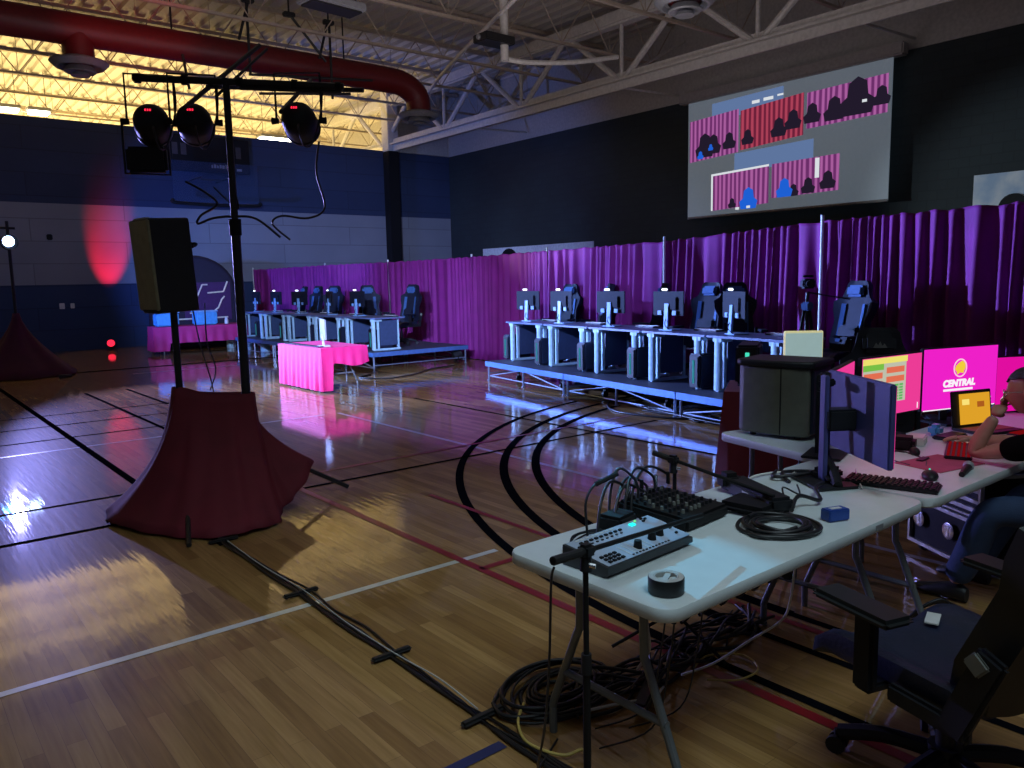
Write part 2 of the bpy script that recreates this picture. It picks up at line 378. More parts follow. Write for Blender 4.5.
# joists
def joist(y, label):
    t = thing('roof_joist', label, 'roof joist', (0, y, 0), 0, 'open web roof joists')
    x0, x1 = -11.8, XW-.05; zt, zb = 8.42, 7.28
    MB().box(((x0+x1)/2, 0, zt), (x1-x0, .13, .09)).build('top_chord', 'joist_steel', t)
    MB().box(((x0+x1)/2, 0, zb), (x1-x0, .09, .055)).build('bottom_chord', 'joist_steel', t)
    q = MB(); n = 18; d = (x1-x0)/n
    for i in range(n):
        a = x0+i*d; q.cyl((a, 0, zt-.03), (a+d/2, 0, zb), .014, seg=6); q.cyl((a+d/2, 0, zb), (a+d, 0, zt-.03), .014, seg=6)
        q.cyl((a+d/2, 0, zb), (a+d/2, 0, zt-.03), .008, seg=5)
    q.build('web', 'joist_steel', t); return t
J0 = joist(24.4, 'pale open web steel joist under the ribbed roof deck')
for y in (22.1, 19.5, 17.0, 14.4, 11.8, 9.2, 6.6, 26.8, 29.5, 32.2, 34.9, 37.6): dup(J0, (0, y, 0), 0)
b = MB()
for yy in (1, 1): pass
# main truss along Y
t = thing('roof_truss', 'big white steel truss running to the column on the back wall', 'truss', (14.92, 0, 0))
b = MB(); b.box((0, 18, 6.52), (.34, 42, .05)); b.box((0, 18, 6.60), (.05, 42, .2)); b.box((0, 18, 6.40), (.05, 42, .2)); b.build('bottom_chord', 'steel_white', t)
MB().box((0, 18, 7.98), (.34, 42, .34), b=.05).build('top_chord', 'steel_white', t)
b = MB()
for i in range(-3, 7):
    y = 25.3-i*3.82
    b.cyl((0, y-.1, 6.55), (0, y-1.85, 7.95), .075, seg=8); b.cyl((0, y-1.95, 7.95), (0, y-3.72, 6.55), .075, seg=8); b.cyl((0, y-3.82, 6.55), (0, y-3.82, 7.95), .05, seg=8)
b.build('web', 'steel_white', t)
for i, y in enumerate((20.5, 14.2, 8.0)):
    k = MB(); k.cyl((0, y, 6.5), (2.6, y-.2, 7.9), .035, seg=8); k.cyl((0, y, 6.45), (2.6, y, 6.55), .03, seg=8); k.build('kicker_brace', 'steel_white', t)
tag(MB().tube([(14.0, 21.5, 7.15), (12.0, 17, 7.1), (9, 9, 7.0), (7.2, 4.5, 6.95)], .045, seg=8).build('conduit', 'steel_white'), 'long pale pipe crossing beneath the roof joists', 'pipe')
t = thing('column', 'dark steel column on the back wall right of the corner lamp', 'column', (14.92, 24.85, 0))
MB().box((0, 0, 3.15), (.42, .40, 6.3), b=.02).build('lower_shaft', 'black', t)
MB().box((0, 0, 7.35), (.42, .44, 2.1), b=.02).build('upper_shaft', 'steel_white', t)
# duct
t = thing('air_duct', 'fat red round air duct with two drop diffusers', 'duct', (0, 18, 6.78))
b = MB(); pts = [(-8, 0, 0), (0, 0, 0), (8, 0, .02), (10.6, 0, .02), (11.25, 0, -.03), (11.62, 0, -.25), (11.7, 0, -.5), (11.7, 0, -.72)]
b.tube(pts, .31, seg=24, sub=6); b.build('main_pipe', 'red_duct', t)
MB().cyl((3.78, 0, 0), (3.78, 0, -.62), .29, seg=24).build('branch_pipe', 'red_duct', t)
def diffuser(T, parent):
    b = MB(); b.lathe([(.30, .10), (.36, .04), (.52, .03), (.54, 0), (.44, -.10), (.40, -.10), (.36, -.03), (.30, -.03)], 28, T, cap=False)
    b.lathe([(.02, -.05), (.24, -.07), (.30, -.17), (.27, -.19), (.02, -.12)], 28, T); b.lathe([(.02, -.16), (.14, -.19), (.17, -.25), (.02, -.24)], 24, T)
    return b.build('diffuser', 'grey_metal', parent)
diffuser(Matrix.Translation((3.78, 0, -.62)), t); diffuser(Matrix.Translation((11.7, 0, -.74)), t)
for x in (1.5, 5.6, 9.6): MB().cyl((x, 0, .25), (x, 0, 1.3), .02, seg=6).build('hanger', 'dark_metal', t)
t = thing('air_duct', 'short red duct drop with round grey diffuser above the truss', 'duct', (11.78, 9.41, 6.55))
MB().cyl((0, 0, 0), (0, 0, 1.9), .29, seg=24).build('main_pipe', 'red_duct', t); diffuser(Matrix(), t)
# hanging ceiling things
t = thing('ceiling_light', 'dark boxy ceiling light hung high over the red duct', 'ceiling light', (6.95, 13.38, 6.6), .1)
MB().box((0, 0, .04), (1.15, .5, .14), b=.02).build('housing', 'grey_metal', t); MB().box((0, 0, -.045), (1.0, .4, .03)).build('lens', 'dark_metal', t)
b = MB(); b.cyl((-.5, 0, .1), (-.5, 0, 1.9), .012, seg=5); b.cyl((.5, 0, .1), (.5, 0, 1.9), .012, seg=5); b.build('hanger', 'dark_metal', t)
t = thing('projector', 'ceiling projector on a thick white pole in front of the truss', 'projector', (10.6, 13.05, 6.2))
MB().cyl((0, 0, -.05), (0, 0, 2.2), .085, seg=14).build('pole', 'steel_white', t)
MB().box((-.22, .05, .33), (.75, .45, .16), b=.02).build('body', 'dark_metal', t)
MB().cyl((-.6, .05, .33), (-.64, .05, .33), .05, seg=14).build('lens', 'grey_metal', t)
MB().tube([(0, 0, 0), (.5, -.1, -.02), (1.6, -.3, .1), (2.8, -.5, .35)], .05, seg=8).build('side_arm', 'steel_white', t)
# high-bay lamps of the neighbouring hall, seen over the top of the back wall
M['lamp_glow'] = emat('lamp_glow', (255, 250, 225), 16)
def bay_lamp(x, y, z, wd, label):
    t = thing('ceiling_light', label, 'ceiling light', (x, y, z), 0)
    MB().box((0, 0, .10), (wd+.1, .55, .10), b=.02).build('housing', 'grey_metal', t)
    MB().box((0, 0, .01), (wd, .45, .08), b=.02).build('tube_glow', M['lamp_glow'], t)
    b = MB(); b.cyl((-wd*.4, 0, .15), (-wd*.4, 0, ZD-z), .01, seg=5); b.cyl((wd*.4, 0, .15), (wd*.4, 0, ZD-z), .01, seg=5); b.build('hanger', 'dark_metal', t)
bay_lamp(4.05, 30.1-.9, 7.22, .5, 'glaring white lamp over the back wall at the far left edge')
bay_lamp(4.85, 30.1-.9, 7.22, .55, 'glaring white lamp over the wall, just right of the leftmost')
bay_lamp(12.6, 30.1-.9, 7.12, 1.25, 'long glaring white lamp over the wall beneath the hanging spotlight')
# scoreboard
t = thing('scoreboard', 'black scoreboard high on the navy back wall', 'scoreboard', (8.55, 25.02, 5.2))
MB().box((0, 0, .5), (2.6, .14, 1.05), b=.02).build('cabinet', 'black', t)
sd = mat('digit_off', (.05, .045, .05), .5); st = mat('score_text', (.35, .35, .38), .6)
for i, x in enumerate((-.95, -.7, .7, .95)): MB().box((x, -.075, .62), (.16, .012, .34), b=.004).build('digit', sd, t)
b = MB()
for k, (w_, h_) in enumerate(((.05, .09), (.07, .11), (.05, .08), (.06, .10), (.07, .10), (.04, .12))): b.box((.12+k*.085, -.078, .16+.01*(k % 2)), (w_, .008, h_), b=.003)
b.build('worn_marks', st, t)
MB().box((.95, -.08, .1), (.16, .012, .07)).build('maker_plate', st, t)
t = thing('basketball_backboard', 'clear folded backboard with black padded lower edge over speaker', 'backboard', (8.4, 23.9, 4.1))
MB().box((0, 0, .62), (2.5, .03, 1.2)).build('glass_panel', 'glass', t)
b = MB(); b.tube([(-1.25, 0, .12), (-1.2, 0, .03), (0, 0, 0), (1.2, 0, .03), (1.25, 0, .12)], .05, seg=8); b.build('edge_padding', 'black', t)
b = MB(); b.cyl((-.4, .03, .8), (-.4, 1.15, .8), .03); b.cyl((.4, .03, .8), (.4, 1.15, .8), .03); b.box((0, .6, .8), (.8, .05, .05)); b.build('wall_arm', 'dark_metal', t)
t = thing('hoop_hoist', 'black rods of a basketball hoist hanging before the red duct', 'hoist', (7.8, 17.2, 0))
def rod(a, c, r=.03, nm='rod'): MB().cyl((a[0]-7.8, 0, a[1]), (c[0]-7.8, .0, c[1]), r, seg=8).build(nm, 'dark_metal', t)
for a, c in (((6.93, 8.4), (6.93, 6.2)), ((6.98, 7.75), (6.72, 6.9)), ((7.9, 7.62), (8.72, 6.75)), ((8.84, 7.62), (8.84, 5.95)), ((8.80, 7.62), (8.56, 6.8)), ((5.53, 6.42), (5.62, 5.75)), ((7.1, 5.85), (9.3, 6.12)), ((6.9, 6.22), (9.9, 6.5))): rod(a, c)
for x, z in ((6.96, 7.74), (7.88, 7.62), (8.82, 7.62)): MB().box((x-7.8, 0, z), (.26, .14, .10), b=.02).build('bracket', 'dark_metal', t)
rod((7.88, 8.4), (7.88, 7.6), .02); rod((8.82, 8.4), (8.82, 7.6), .02)
# wall bits
tag(MB().box((4.29, 25.08, 1.27), (.13, .04, .16), b=.01).build('wall_socket', 'white_plastic'), 'small white wall socket on the navy wall, left one of the pair', 'wall socket', 'wall sockets')
tag(MB().box((4.55, 25.08, 1.27), (.10, .04, .14), b=.01).build('wall_socket', 'white_plastic'), 'small white wall socket, right one of the pair by red glow', 'wall socket', 'wall sockets')
tag(MB().box((4.14, 25.06, 3.16), (.14, .08, .16), b=.02).build('wall_speaker', 'black'), 'tiny black box fixed on the grey wall band', 'wall box')

# banner + mural on right wall
t = thing('banner', 'long pale banner on dark right wall half hidden by curtain', 'banner', (XW-.04, 20.25, 1.9), 0)
MB().box((0, 0, .48), (.03, 5.6, .96)).build('sheet', 'banner_white', t)
b = MB(); b.lathe([(.5, -.01), (.5, .01)], 20, Matrix.Translation((-.03, 1.3, .42)) @ Matrix.Rotation(PI/2, 4, 'Y')); b.build('dark_emblem', 'black', t)
b = MB(); rz_ = random.Random(4)
for k in range(26): b.box((-.025, .55-k*.125, .30+rz_.uniform(0, .05)), (.012, rz_.uniform(.03, .08), .28), b=.002)
b.build('printed_strokes', 'black', t)
def cloud_mat():
    m = bpy.data.materials.new('cloud_print'); m.use_nodes = True; nt = m.node_tree; N = nt.nodes; L = nt.links; b = N['Principled BSDF']
    tc = N.new('ShaderNodeTexCoord'); nz = N.new('ShaderNodeTexNoise'); nz.inputs['Scale'].default_value = 2.2; nz.inputs['Detail'].default_value = 6
    r = N.new('ShaderNodeValToRGB'); r.color_ramp.elements[0].position = .38; r.color_ramp.elements[0].color = (.42, .56, .74, 1); r.color_ramp.elements[1].position = .66; r.color_ramp.elements[1].color = (.80, .84, .88, 1)
    L.new(tc.outputs['Object'], nz.inputs['Vector']); L.new(nz.outputs['Fac'], r.inputs['Fac']); L.new(r.outputs['Color'], b.inputs['Base Color']); b.inputs['Roughness'].default_value = .7; return m
t = thing('wall_picture', 'cloudy sky picture on right wall above the curtain edge', 'picture', (XW-.04, 5.2, 2.2))
MB().box((0, 0, .70), (.04, 3.0, 1.42)).build('print', cloud_mat(), t); MB().lathe([(.01, 0), (.2, .012), (.27, .02)], 20, Matrix.Translation((-.04, .75, .72)) @ Matrix.Rotation(-PI/2, 4, 'Y')).build('dark_disc', 'black', t)

# ------------------------------------------------------------------ projection screen
t = thing('projection_screen', 'big pull-down projection screen showing four striped curtain pictures', 'projection screen', (XW-.42, 10.9, 3.25))
sw, sh = 5.31, 2.95
MB().box((.0, 0, sh+.10), (.26, sw+.5, .26), b=.03).build('roller_case', 'screen_case', t)
MB().box((0, 0, sh/2), (.02, sw, sh)).build('screen_sheet', 'screen_fabric', t)
MB().cyl((0, -sw/2, 0), (0, sw/2, 0), .03).build('weight_bar', 'screen_case', t)
def sq(u0, v0, u1, v1, m, z, sk=0., name='projected_picture'):
    y = lambda u: sw/2-u*sw
    zz = lambda v: sh*(1-v)
    b = MB(); x = -.012-z*.0012
    b.quad((x, y(u0), zz(v0)), (x, y(u1), zz(v0-sk)), (x, y(u1), zz(v1-sk)), (x, y(u0), zz(v1))); return b.build(name, m, t)
def stripeY(name, c1, c2, scale):
    m = stripe_mat(name, c1, c2, scale, .85); m.node_tree.nodes['Mapping'].inputs['Rotation'].default_value = (0, 0, PI/2); m.node_tree.nodes['Mapping'].inputs['Scale'].default_value = (.1, 1, .12)
    m.node_tree.nodes['Wave Texture'].bands_direction = 'DIAGONAL' if False else 'X'; return m
sm = stripeY('proj_magenta', (115, 50, 112), (180, 100, 168), 2.4); sr = stripeY('proj_red', (115, 35, 62), (185, 70, 95), 2.4)
sb = emat('proj_blue', (98, 122, 165), .9); sdk = emat('proj_dark', (38, 30, 48), .8); sblue = emat('proj_chair', (30, 95, 210), 1.); swh = emat('proj_white', (215, 220, 225), 1.)
sq(.14, .055, .52, .20, sb, 1, .02); sq(.01, .17, .29, .52, sm, 2, .03); sq(.30, .16, .62, .48, sr, 2, .04); sq(.635, .13, .985, .40, sm, 2, .02)
sq(.27, .50, .67, .66, sb, 1, .02); sq(.14, .66, .455, .955, sm, 2, .02); sq(.47, .63, .79, .90, sm, 2, .01)
sq(.14, .645, .455, .662, swh, 3, .02); sq(.14, .645, .15, .955, swh, 3); sq(.68, .63, .70, .78, swh, 3); sq(.36, .10, .40, .125, swh, 3); sq(.42, .095, .47, .12, swh, 3); sq(.49, .09, .52, .105, swh, 3)
def blob(u, v, s, m, z=4, w=1.):
    b = MB(); y = sw/2-u*sw; zz = sh*(1-v); x = -.012-z*.0012
    pts = [(-.16, 0), (-.2, .14), (-.12, .2), (-.1, .34), (0, .4), (.1, .34), (.12, .2), (.2, .14), (.17, 0)]
    b._add([(x, y+p[0]*s*w, zz+p[1]*s) for p in pts], [list(range(len(pts)))]); b.build('projected_silhouette', m, t)
for u, v, s in ((.10, .49, 1.5), (.15, .47, 1.2), (.24, .45, 1.0), (.34, .44, .9), (.50, .42, 1.1), (.57, .38, 1.1), (.66, .36, 1.1), (.76, .37, 1.3), (.86, .36, 2.0), (.96, .32, 1.0), (.58, .90, .7), (.65, .89, .9), (.74, .87, 1.0), (.26, .945, .6)): blob(u, v, s, sdk)
for u, v, s in ((.35, .965, 1.3), (.535, .90, 1.1), (.075, .50, .5), (.135, .44, .4)): blob(u, v, s, sblue, 5)
for u, v in ((.35, .95), (.29, .955), (.89, .27)): sq(u-.01, v-.01, u+.01, v+.01, swh, 6)

# ------------------------------------------------------------------ pipe and drape
PATH = [(9.6, 24.6, 2.22), (10.25, 20.9, 2.255), (10.3, 17.5, 2.235), (10.4, 14.1, 2.245), (10.2, 11.4, 2.265), (10.1, 8.45, 2.29), (9.7, 5.5, 2.39), (9.5, 3.1, 2.42), (9.35, .9, 2.45)]
names = ['far left end behind the stage', 'second from far left', 'pale and flat beside the column line', 'in the middle where the curtain bends', 'behind the first two right desks', 'behind the middle right desks', 'left of the camera tripod', 'behind the operator monitors']
def drape(p, q, amp, per, label, seed):
    rnd = random.Random(seed); (x0, y0, h0), (x1, y1, h1) = p, q; L_ = math.hypot(x1-x0, y1-y0); n = int(L_/.025); d = Vector((x1-x0, y1-y0, 0))/L_; nn = Vector((-d.y, d.x, 0))
    ph = [rnd.uniform(0, 6.28) for _ in range(6)]; lab = []; rows = []
    zs = [.015, .25, .6, 1.0, 1.4, 1.75, 2.0, 2.12, 2.17, 2.21, 2.25]
    # fold centre positions
    f = 0; s_ = 0; phase = []
    for i in range(n+1):
        s_ += .025; f += .025/per*(1+.45*math.sin(s_*3.1+ph[0])+.25*math.sin(s_*7.3+ph[1])); phase.append(f*2*PI)
    for z in zs:
        k = z/2.25; row = []
        for i in range(n+1):
            s_ = i/n*L_; h = h0+(h1-h0)*i/n
            a = amp*(1-.55*max(0, k-.55)/.45) if k < .985 else amp*.45
            off = a*math.sin(phase[i]+.5*math.sin(k*2.2+ph[2]+s_))+a*.45*math.sin(phase[i]*.47+ph[3]+k*.8)+a*.22*math.sin(phase[i]*2.1+ph[4]-k)
            zz = z*h/2.25 + (.012*math.sin(phase[i]*.5) if z > 2.2 else 0)
            row.append(Vector((x0, y0, 0))+d*s_+nn*off+Vector((0, 0, zz)))
        rows.append(row)
    b = MB(); b.grid(rows); o = b.build('drape', 'curtain', None, 180)
    md = o.modifiers.new('thick', 'SOLIDIFY'); md.thickness = .006
    return tag(o, label, 'curtain', 'purple drape panels')
for i in range(8):
    drape(PATH[i], PATH[i+1], (.030, .030, .032, .045, .065, .075, .078, .08)[i], (.16, .17, .17, .17, .17, .165, .155, .15)[i], 'purple floor-length drape panel, '+names[i], 40+i)
pn = ['at the far left end', 'next in from the far left end', 'in front of the dark column', 'where the curtain bends', 'behind the leftmost right desks', 'above the fourth right monitor', 'beside the camera tripod', 'behind the operator', 'past the right edge']
for i, (x, y, h) in enumerate(PATH):
    if i == 8: continue
    ox = -.12 if i in (5, 6) else .13
    t = thing('drape_pole', 'white pole of the curtain frame, '+pn[i], 'pole', (x+ox, y*(x+ox)/x, 0), 0, 'curtain frame poles')
    MB().cyl((0, 0, .01), (0, 0, h+.07), .022, seg=10).build('upright', 'white_plastic', t)
    MB().box((0, 0, .006), (.35, .35, .012)).build('base_plate', 'dark_metal', t)

# ------------------------------------------------------------------ gaming chair
def make_chair(label, blue='chair_blue', main='chair_black', seat='chair_seat', loc=(0, 0, 0), rz=0., group=None, recline=12., a0=.3):
    """faces local +Y; seat centre above the origin"""
    t = thing('gaming_chair', label, 'gaming chair', loc, rz, group)
    b = MB()
    for k in range(5):
        a = 2*PI*k/5+a0; d = Vector((math.cos(a), math.sin(a), 0))
        b.tube([d*.03+Vector((0, 0, .12)), d*.18+Vector((0, 0, .115)), d*.31+Vector((0, 0, .075))], .028, seg=8, sub=3)
    b.cyl((0, 0, .07), (0, 0, .15), .05); b.build('star_base', 'black_plastic', t)
    for k in range(5):
        a = 2*PI*k/5+a0; c = Vector((.32*math.cos(a), .32*math.sin(a), .032)); q = MB()
        n = Vector((-math.sin(a), math.cos(a), 0))
        q.cyl(c-n*.028, c-n*.008, .031, seg=14); q.cyl(c+n*.008, c+n*.028, .031, seg=14); q.cyl(c+Vector((0, 0, .01)), c+Vector((0, 0, .05)), .010, seg=8); q.build('caster', 'rubber', t)
    b = MB(); b.cyl((0, 0, .14), (0, 0, .30), .028); b.cyl((0, 0, .28), (0, 0, .40), .020); b.box((0, -.02, .40), (.24, .30, .05), b=.015); b.build('gas_lift', 'dark_metal', t)
    MB().tube([(.10, .05, .40), (.22, .06, .385), (.28, .06, .37)], .008, seg=6).build('height_lever', 'black_plastic', t)
    # seat with bolsters: a lofted slab
    W = .265; rows = []
    for j in range(13):
        v = j/12; y = -.24+v*.52; row = []
        for i in range(17):
            u = -1+i/8; edge = abs(u)
            z = .475+.045*max(0, (edge-.62)/.38)*(1 if edge < .97 else .55)-.02*math.exp(-((v-.35)/.3)**2)*(1-edge)
            z -= .05*max(0, (v-.82)/.18)**2; z -= .012*max(0, (.08-v)/.08)
            row.append((u*W*(1-.06*(1-v)), y, z))
        rows.append(row)
    b = MB(); b.grid(rows); top = rows
    per = [(r) for r in top[0]]+[rr[-1] for rr in top[1:]]+top[-1][::-1][1:]+[rr[0] for rr in top[::-1][1:-1]]
    b.grid([per, [(p[0]*1.02, p[1]*1.01, p[2]-.05) for p in per], [(p[0]*.93, p[1]*.95, .41) for p in per]], closed=True)
    b._add([(p[0]*.93, p[1]*.95, .41) for p in per], [list(range(len(per)))]); b.build('seat', seat, t, 50)
    # backrest
    A = math.radians(recline); def_ = Matrix.Translation((0, -.25, .47)) @ Matrix.Rotation(A, 4, 'X')
    hts = [(-.02, .20, 0), (.10, .245, 0), (.24, .235, 0), (.36, .225, 0), (.48, .275, 0), (.58, .285, 0), (.64, .20, 0), (.72, .165, 0), (.80, .15, 0), (.84, .11, 0)]
    fr, bk = [], []
    for z, hw, _ in hts:
        a, c = [], []
        for i in range(13):
            u = -1+i/6; e = abs(u); wing = .055*max(0, (e-.5)/.5)**1.3*(1 if z < .62 else .4)
            a.append((u*hw, .035+wing, z)); c.append((u*hw*.96, -.045+.05*max(0, e-.6), z))
        fr.append(a); bk.append(c)
    b = MB(def_); b.grid(fr); b.grid(bk)
    ringf = fr[0]+[r[-1] for r in fr[1:]]+fr[-1][::-1][1:]+[r[0] for r in fr[::-1][1:-1]]; ringb = bk[0]+[r[-1] for r in bk[1:]]+bk[-1][::-1][1:]+[r[0] for r in bk[::-1][1:-1]]
    b.grid([ringf, ringb], closed=True)
    bb = b.build('backrest', main, t, 50)
    for s in (-1, 1):
        q = MB(def_); q.prism([(s*.12, .045), (s*.17, .06), (s*.17, .075), (s*.12, .055)], .10, .56); q.build('side_stripe', blue, bb)
    h = MB(def_); h.box((0, .075, .71), (.24, .07, .14), b=.03); hp = h.build('head_pillow', blue, t)
    MB(def_).box((0, .075, .22), (.30, .06, .16), b=.03).build('lumbar_pillow', main, t)
    for s in (-1, 1):
        q = MB(); q.box((s*.285, -.29, .54), (.03, .085, .30), b=.01, rx=A); q.box((s*.28, -.16, .42), (.03, .26, .06), b=.01)
        br = q.build('hinge_bracket', 'black_plastic', t)
        MB().box((s*.304, -.312, .645), (.012, .055, .055), b=.006, rx=A+.3).build('bracket_cap', 'cap_grey', br)
        q = MB(); q.box((s*.31, .03, .53), (.035, .075, .26), b=.01); q.box((s*.25, .03, .41), (.15, .06, .03), b=.008); am = q.build('armrest_post', 'black_plastic', t)
        MB().box((s*.315, .05, .665), (.115, .29, .030), b=.014).build('arm_pad', main, am)
    return t

# ------------------------------------------------------------------ stages
def stage_unit(label, loc, rz, L_=2.44, Wd=2.05, H_=.33, group=None):
    t = thing('stage_platform', label, 'stage platform', loc, rz, group)
    MB().box((L_/2, Wd/2, H_-.012), (L_-.02, Wd-.02, .024)).build('deck_top', 'stage_top', t)
    b = MB()
    for y in (.02, Wd-.02): b.box((L_/2, y, H_-.045), (L_, .035, .085), b=.004)
    for x in (.02, L_-.02): b.box((x, Wd/2, H_-.045), (.035, Wd-.07, .085), b=.004)
    b.box((L_/2, Wd/2, H_-.05), (.04, Wd-.07, .05)); b.build('edge_frame', 'stage_edge', t)
    for y in (.05, Wd-.05):
        for x in (.05, L_/2, L_-.05):
            q = MB(); q.cyl((x, y, 0), (x, y, H_-.08), .018, seg=8); q.cyl((x, y, 0), (x, y, .012), .03, seg=10); q.build('leg', 'stage_leg', t)
    b = MB()
    for y in (.06, Wd-.06):
        b.cyl((.05, y, .07), (L_-.05, y, .07), .011, seg=6)
        b.cyl((L_/2, y, H_-.08), (L_-.1, y, .08), .011, seg=6); b.cyl((.1, y, .08), (L_/2-.1, y, H_-.08), .011, seg=6)
    for x in (.06, L_-.06): b.cyl((x, .05, .12), (x, Wd-.05, .12), .011, seg=6)
    b.build('cross_brace', 'stage_leg', t)
    for x in (.55, L_-.55):
        q = MB(); q.cyl((x, .35, .06), (x+.03, .35, .06), .05, seg=14); q.box((x+.015, .35, .15), (.05, .03, .14)); q.build('caster', 'rubber', t)
    return t
RO = Vector((8.32, 10.97, 0)); RU = Vector((-.158, -.987, 0)).normalized(); RV = Vector((-RU.y, RU.x, 0)); RRZ = math.atan2(RU.y, RU.x)
def rs(s, tt, z=0.): p = RO+RU*s+RV*tt; return (p.x, p.y, z)
S0 = stage_unit('blue-lit platform under the leftmost two right-hand desks', rs(0, 0), RRZ, group='right-hand stage platforms')
dup(S0, rs(2.45, 0), RRZ, 'blue-lit platform under the middle right-hand desks'); dup(S0, rs(4.90, 0), RRZ, 'blue-lit platform nearest the camera tripod')
LO = Vector((7.55, 13.55, 0)); LU = Vector((0, -1, 0)); LRZ = -PI/2
def ls(s, tt, z=0.): return (LO.x+tt, LO.y+s, z)     # s metres away from the near end
LH = .38
S1 = stage_unit('left-hand platform nearest, bare end beside the purple curtain', (LO.x, LO.y+2.44, 0), LRZ, 2.44, 2.3, LH, 'left-hand stage platforms')
dup(S1, (LO.x, LO.y+4.89, 0), LRZ, 'left-hand platform behind the pink table'); dup(S1, (LO.x, LO.y+7.34, 0), LRZ, 'left-hand platform closest to the back wall')

def make_desk(label, loc, rz, W, H_=.68, group=None):
    """front edge on local y=0 (audience side), length along +x"""
    t = thing('gaming_desk', label, 'desk', loc, rz, group)
    MB().box((W/2, .33, H_-.014), (W-.01, .68, .028), b=.008).build('desk_top', 'desk_top', t)
    for x in (.17, W-.17):
        b = MB()
        b.prism([(x-.045, -.005+.02), (x-.02, 0+.005), (x+.02, .005), (x+.045, .02), (x+.045, .055), (x-.045, .055)], .015, H_-.03)
        b.box((x, .14, H_/2), (.05, .045, H_-.06), b=.01)
        b.prism([(x-.07, .01), (x+.07, .01), (x+.07, .2), (x-.07, .2)], H_-.075, H_-.028)
        b.box((x, .33, .02), (.07, .64, .038), b=.012)
        b.box((x, .60, H_/2), (.045, .04, H_-.06), b=.008)
        lg = b.build('leg', 'desk_leg', t)
        MB().box((x, .38, H_/2+.02), (.02, .40, H_-.16)).build('side_panel', 'desk_panel', lg)
    MB().box((W/2, .58, H_-.14), (W-.40, .02, .16)).build('modesty_panel', 'desk_panel', t)
    MB().tube([(.3, .6, H_-.05), (W*.4, .62, H_-.16), (W*.65, .6, H_-.12), (W-.3, .6, H_-.06)], .008, seg=5).build('hanging_cable', 'cable', t)
    return t
def make_monitor(label, loc, rz, group=None, W=.55, Hh=.32):
    """rear faces local -Y; stand in front (audience side)"""
    t = thing('monitor', label, 'monitor', loc, rz, group)
    s = MB(); s.box((0, .10, .008), (.24, .20, .014), b=.005); s.build('foot', 'mon_stand', t)
    s = MB(); s.prism([(-.035, 0), (.035, 0), (.03, .03), (-.03, .03)], .01, .36, Matrix.Translation((0, .0, 0)) @ Matrix.Rotation(math.radians(-3), 4, 'X')); s.build('stand_column', 'mon_stand', t)
    b = MB(); b.box((0, .065, .36), (W, .022, Hh), b=.006); b.box((0, .045, .36), (W*.6, .03, Hh*.55), b=.012); sh = b.build('back_shell', 'mon_back', t)
    MB().box((0, .0775, .36), (W-.02, .002, Hh-.03)).build('screen', 'screen_dark', sh)
    for s_ in (-.13, .13): MB().box((s_, .03, .235), (.075, .012, .06), b=.01).build('rear_port_cover', 'mon_stand', sh)
    MB().box((-.05, .04, .545), (.10, .025, .03), b=.008).build('stand_glare', 'glare_white', t) if label and 'lamp' in label else None  # small glowing bar stands in for glare on the monitor stands
    MB().tube([(0, .01, .15), (.02, -.03, .08), (.05, .03, .01)], .006, seg=5).build('cable', 'cable', t)
    return t
def make_pc(label, loc, rz, group=None, led='green_led', w=.21, d=.45, h=.44):
    t = thing('desktop_computer', label, 'computer', loc, rz, group)
    MB().box((0, d/2, h/2+.01), (w, d, h-.02), b=.02).build('case', 'pc_case', t)
    b = MB(); b.box((0, -.006, h/2), (w*.72, .015, h*.88), b=.03); f = b.build('front_panel', 'black_plastic', t)
    MB().box((0, -.016, h/2), (.035, .006, h*.66), b=.003).build('light_strip', led, f)
    q = MB()
    for sx in (-1, 1):
        for y in (.06, d-.06): q.cyl((sx*w*.35, y, 0), (sx*w*.35, y, .012), .015, seg=8)
    q.build('feet', 'rubber', t); return t
def make_keyboard(label, loc, rz, group=None, key='black_plastic', W=.42, D=.14):
    t = thing('keyboard', label, 'keyboard', loc, rz, group)
    MB().box((0, 0, .010), (W, D, .018), b=.005).build('case', 'black_plastic', t)
    k = MB(); n = 15
    for r in range(5):
        for i in range(n): k.box((-W/2+.02+i*(W-.04)/(n-1), -D/2+.018+r*(D-.036)/4, .022), (W/n*.58, D/5*.52, .008))
    k.build('keys', key, t); return t

ordn = ['leftmost', 'second', 'third', 'fourth', 'fifth']
ds0 = make_desk('right-hand row, leftmost blue desk with white legs', rs(.10, .38, .33), RRZ, 1.21, .68, 'right-hand gaming desks')
ds = [.10, 1.33, 2.57, 3.80, 5.02]
for i in range(1, 5): dup(ds0, rs(ds[i], .38, .33), RRZ, 'right-hand row, %s blue desk from the left' % ordn[i])
RM = [.42, 1.44, 2.76, 4.02, 5.18]
m0 = make_monitor('blue-lit monitor back with lamp, leftmost of the right-hand row', rs(RM[0], .60, 1.01), RRZ+.25, 'right-hand monitors seen from behind')
for i in range(1, 5): dup(m0, rs(RM[i], .60, 1.01), RRZ+(.25, .1, .2, .1, -.3)[i], 'blue-lit monitor back with lamp-like glare, %s of the right-hand row' % ordn[i])
p0 = make_pc('black tower with teal strip left of the first right-hand desk', rs(.06, .40, .33), RRZ, 'right-hand desk computers', 'dim_led')
for s, lab in ((1.20, 'between the first two right-hand desks'), (2.42, 'left of the third right-hand desk'), (3.62, 'left of the fourth right-hand desk'), (4.86, 'left of the fifth right-hand desk')):
    dup(p0, rs(s, .34, .33), RRZ, 'black tower with teal strip '+lab)
k0 = make_keyboard('keyboard on the leftmost right-hand desk', rs(.72, .92, 1.01), RRZ, 'right-hand desk keyboards', 'white_plastic')
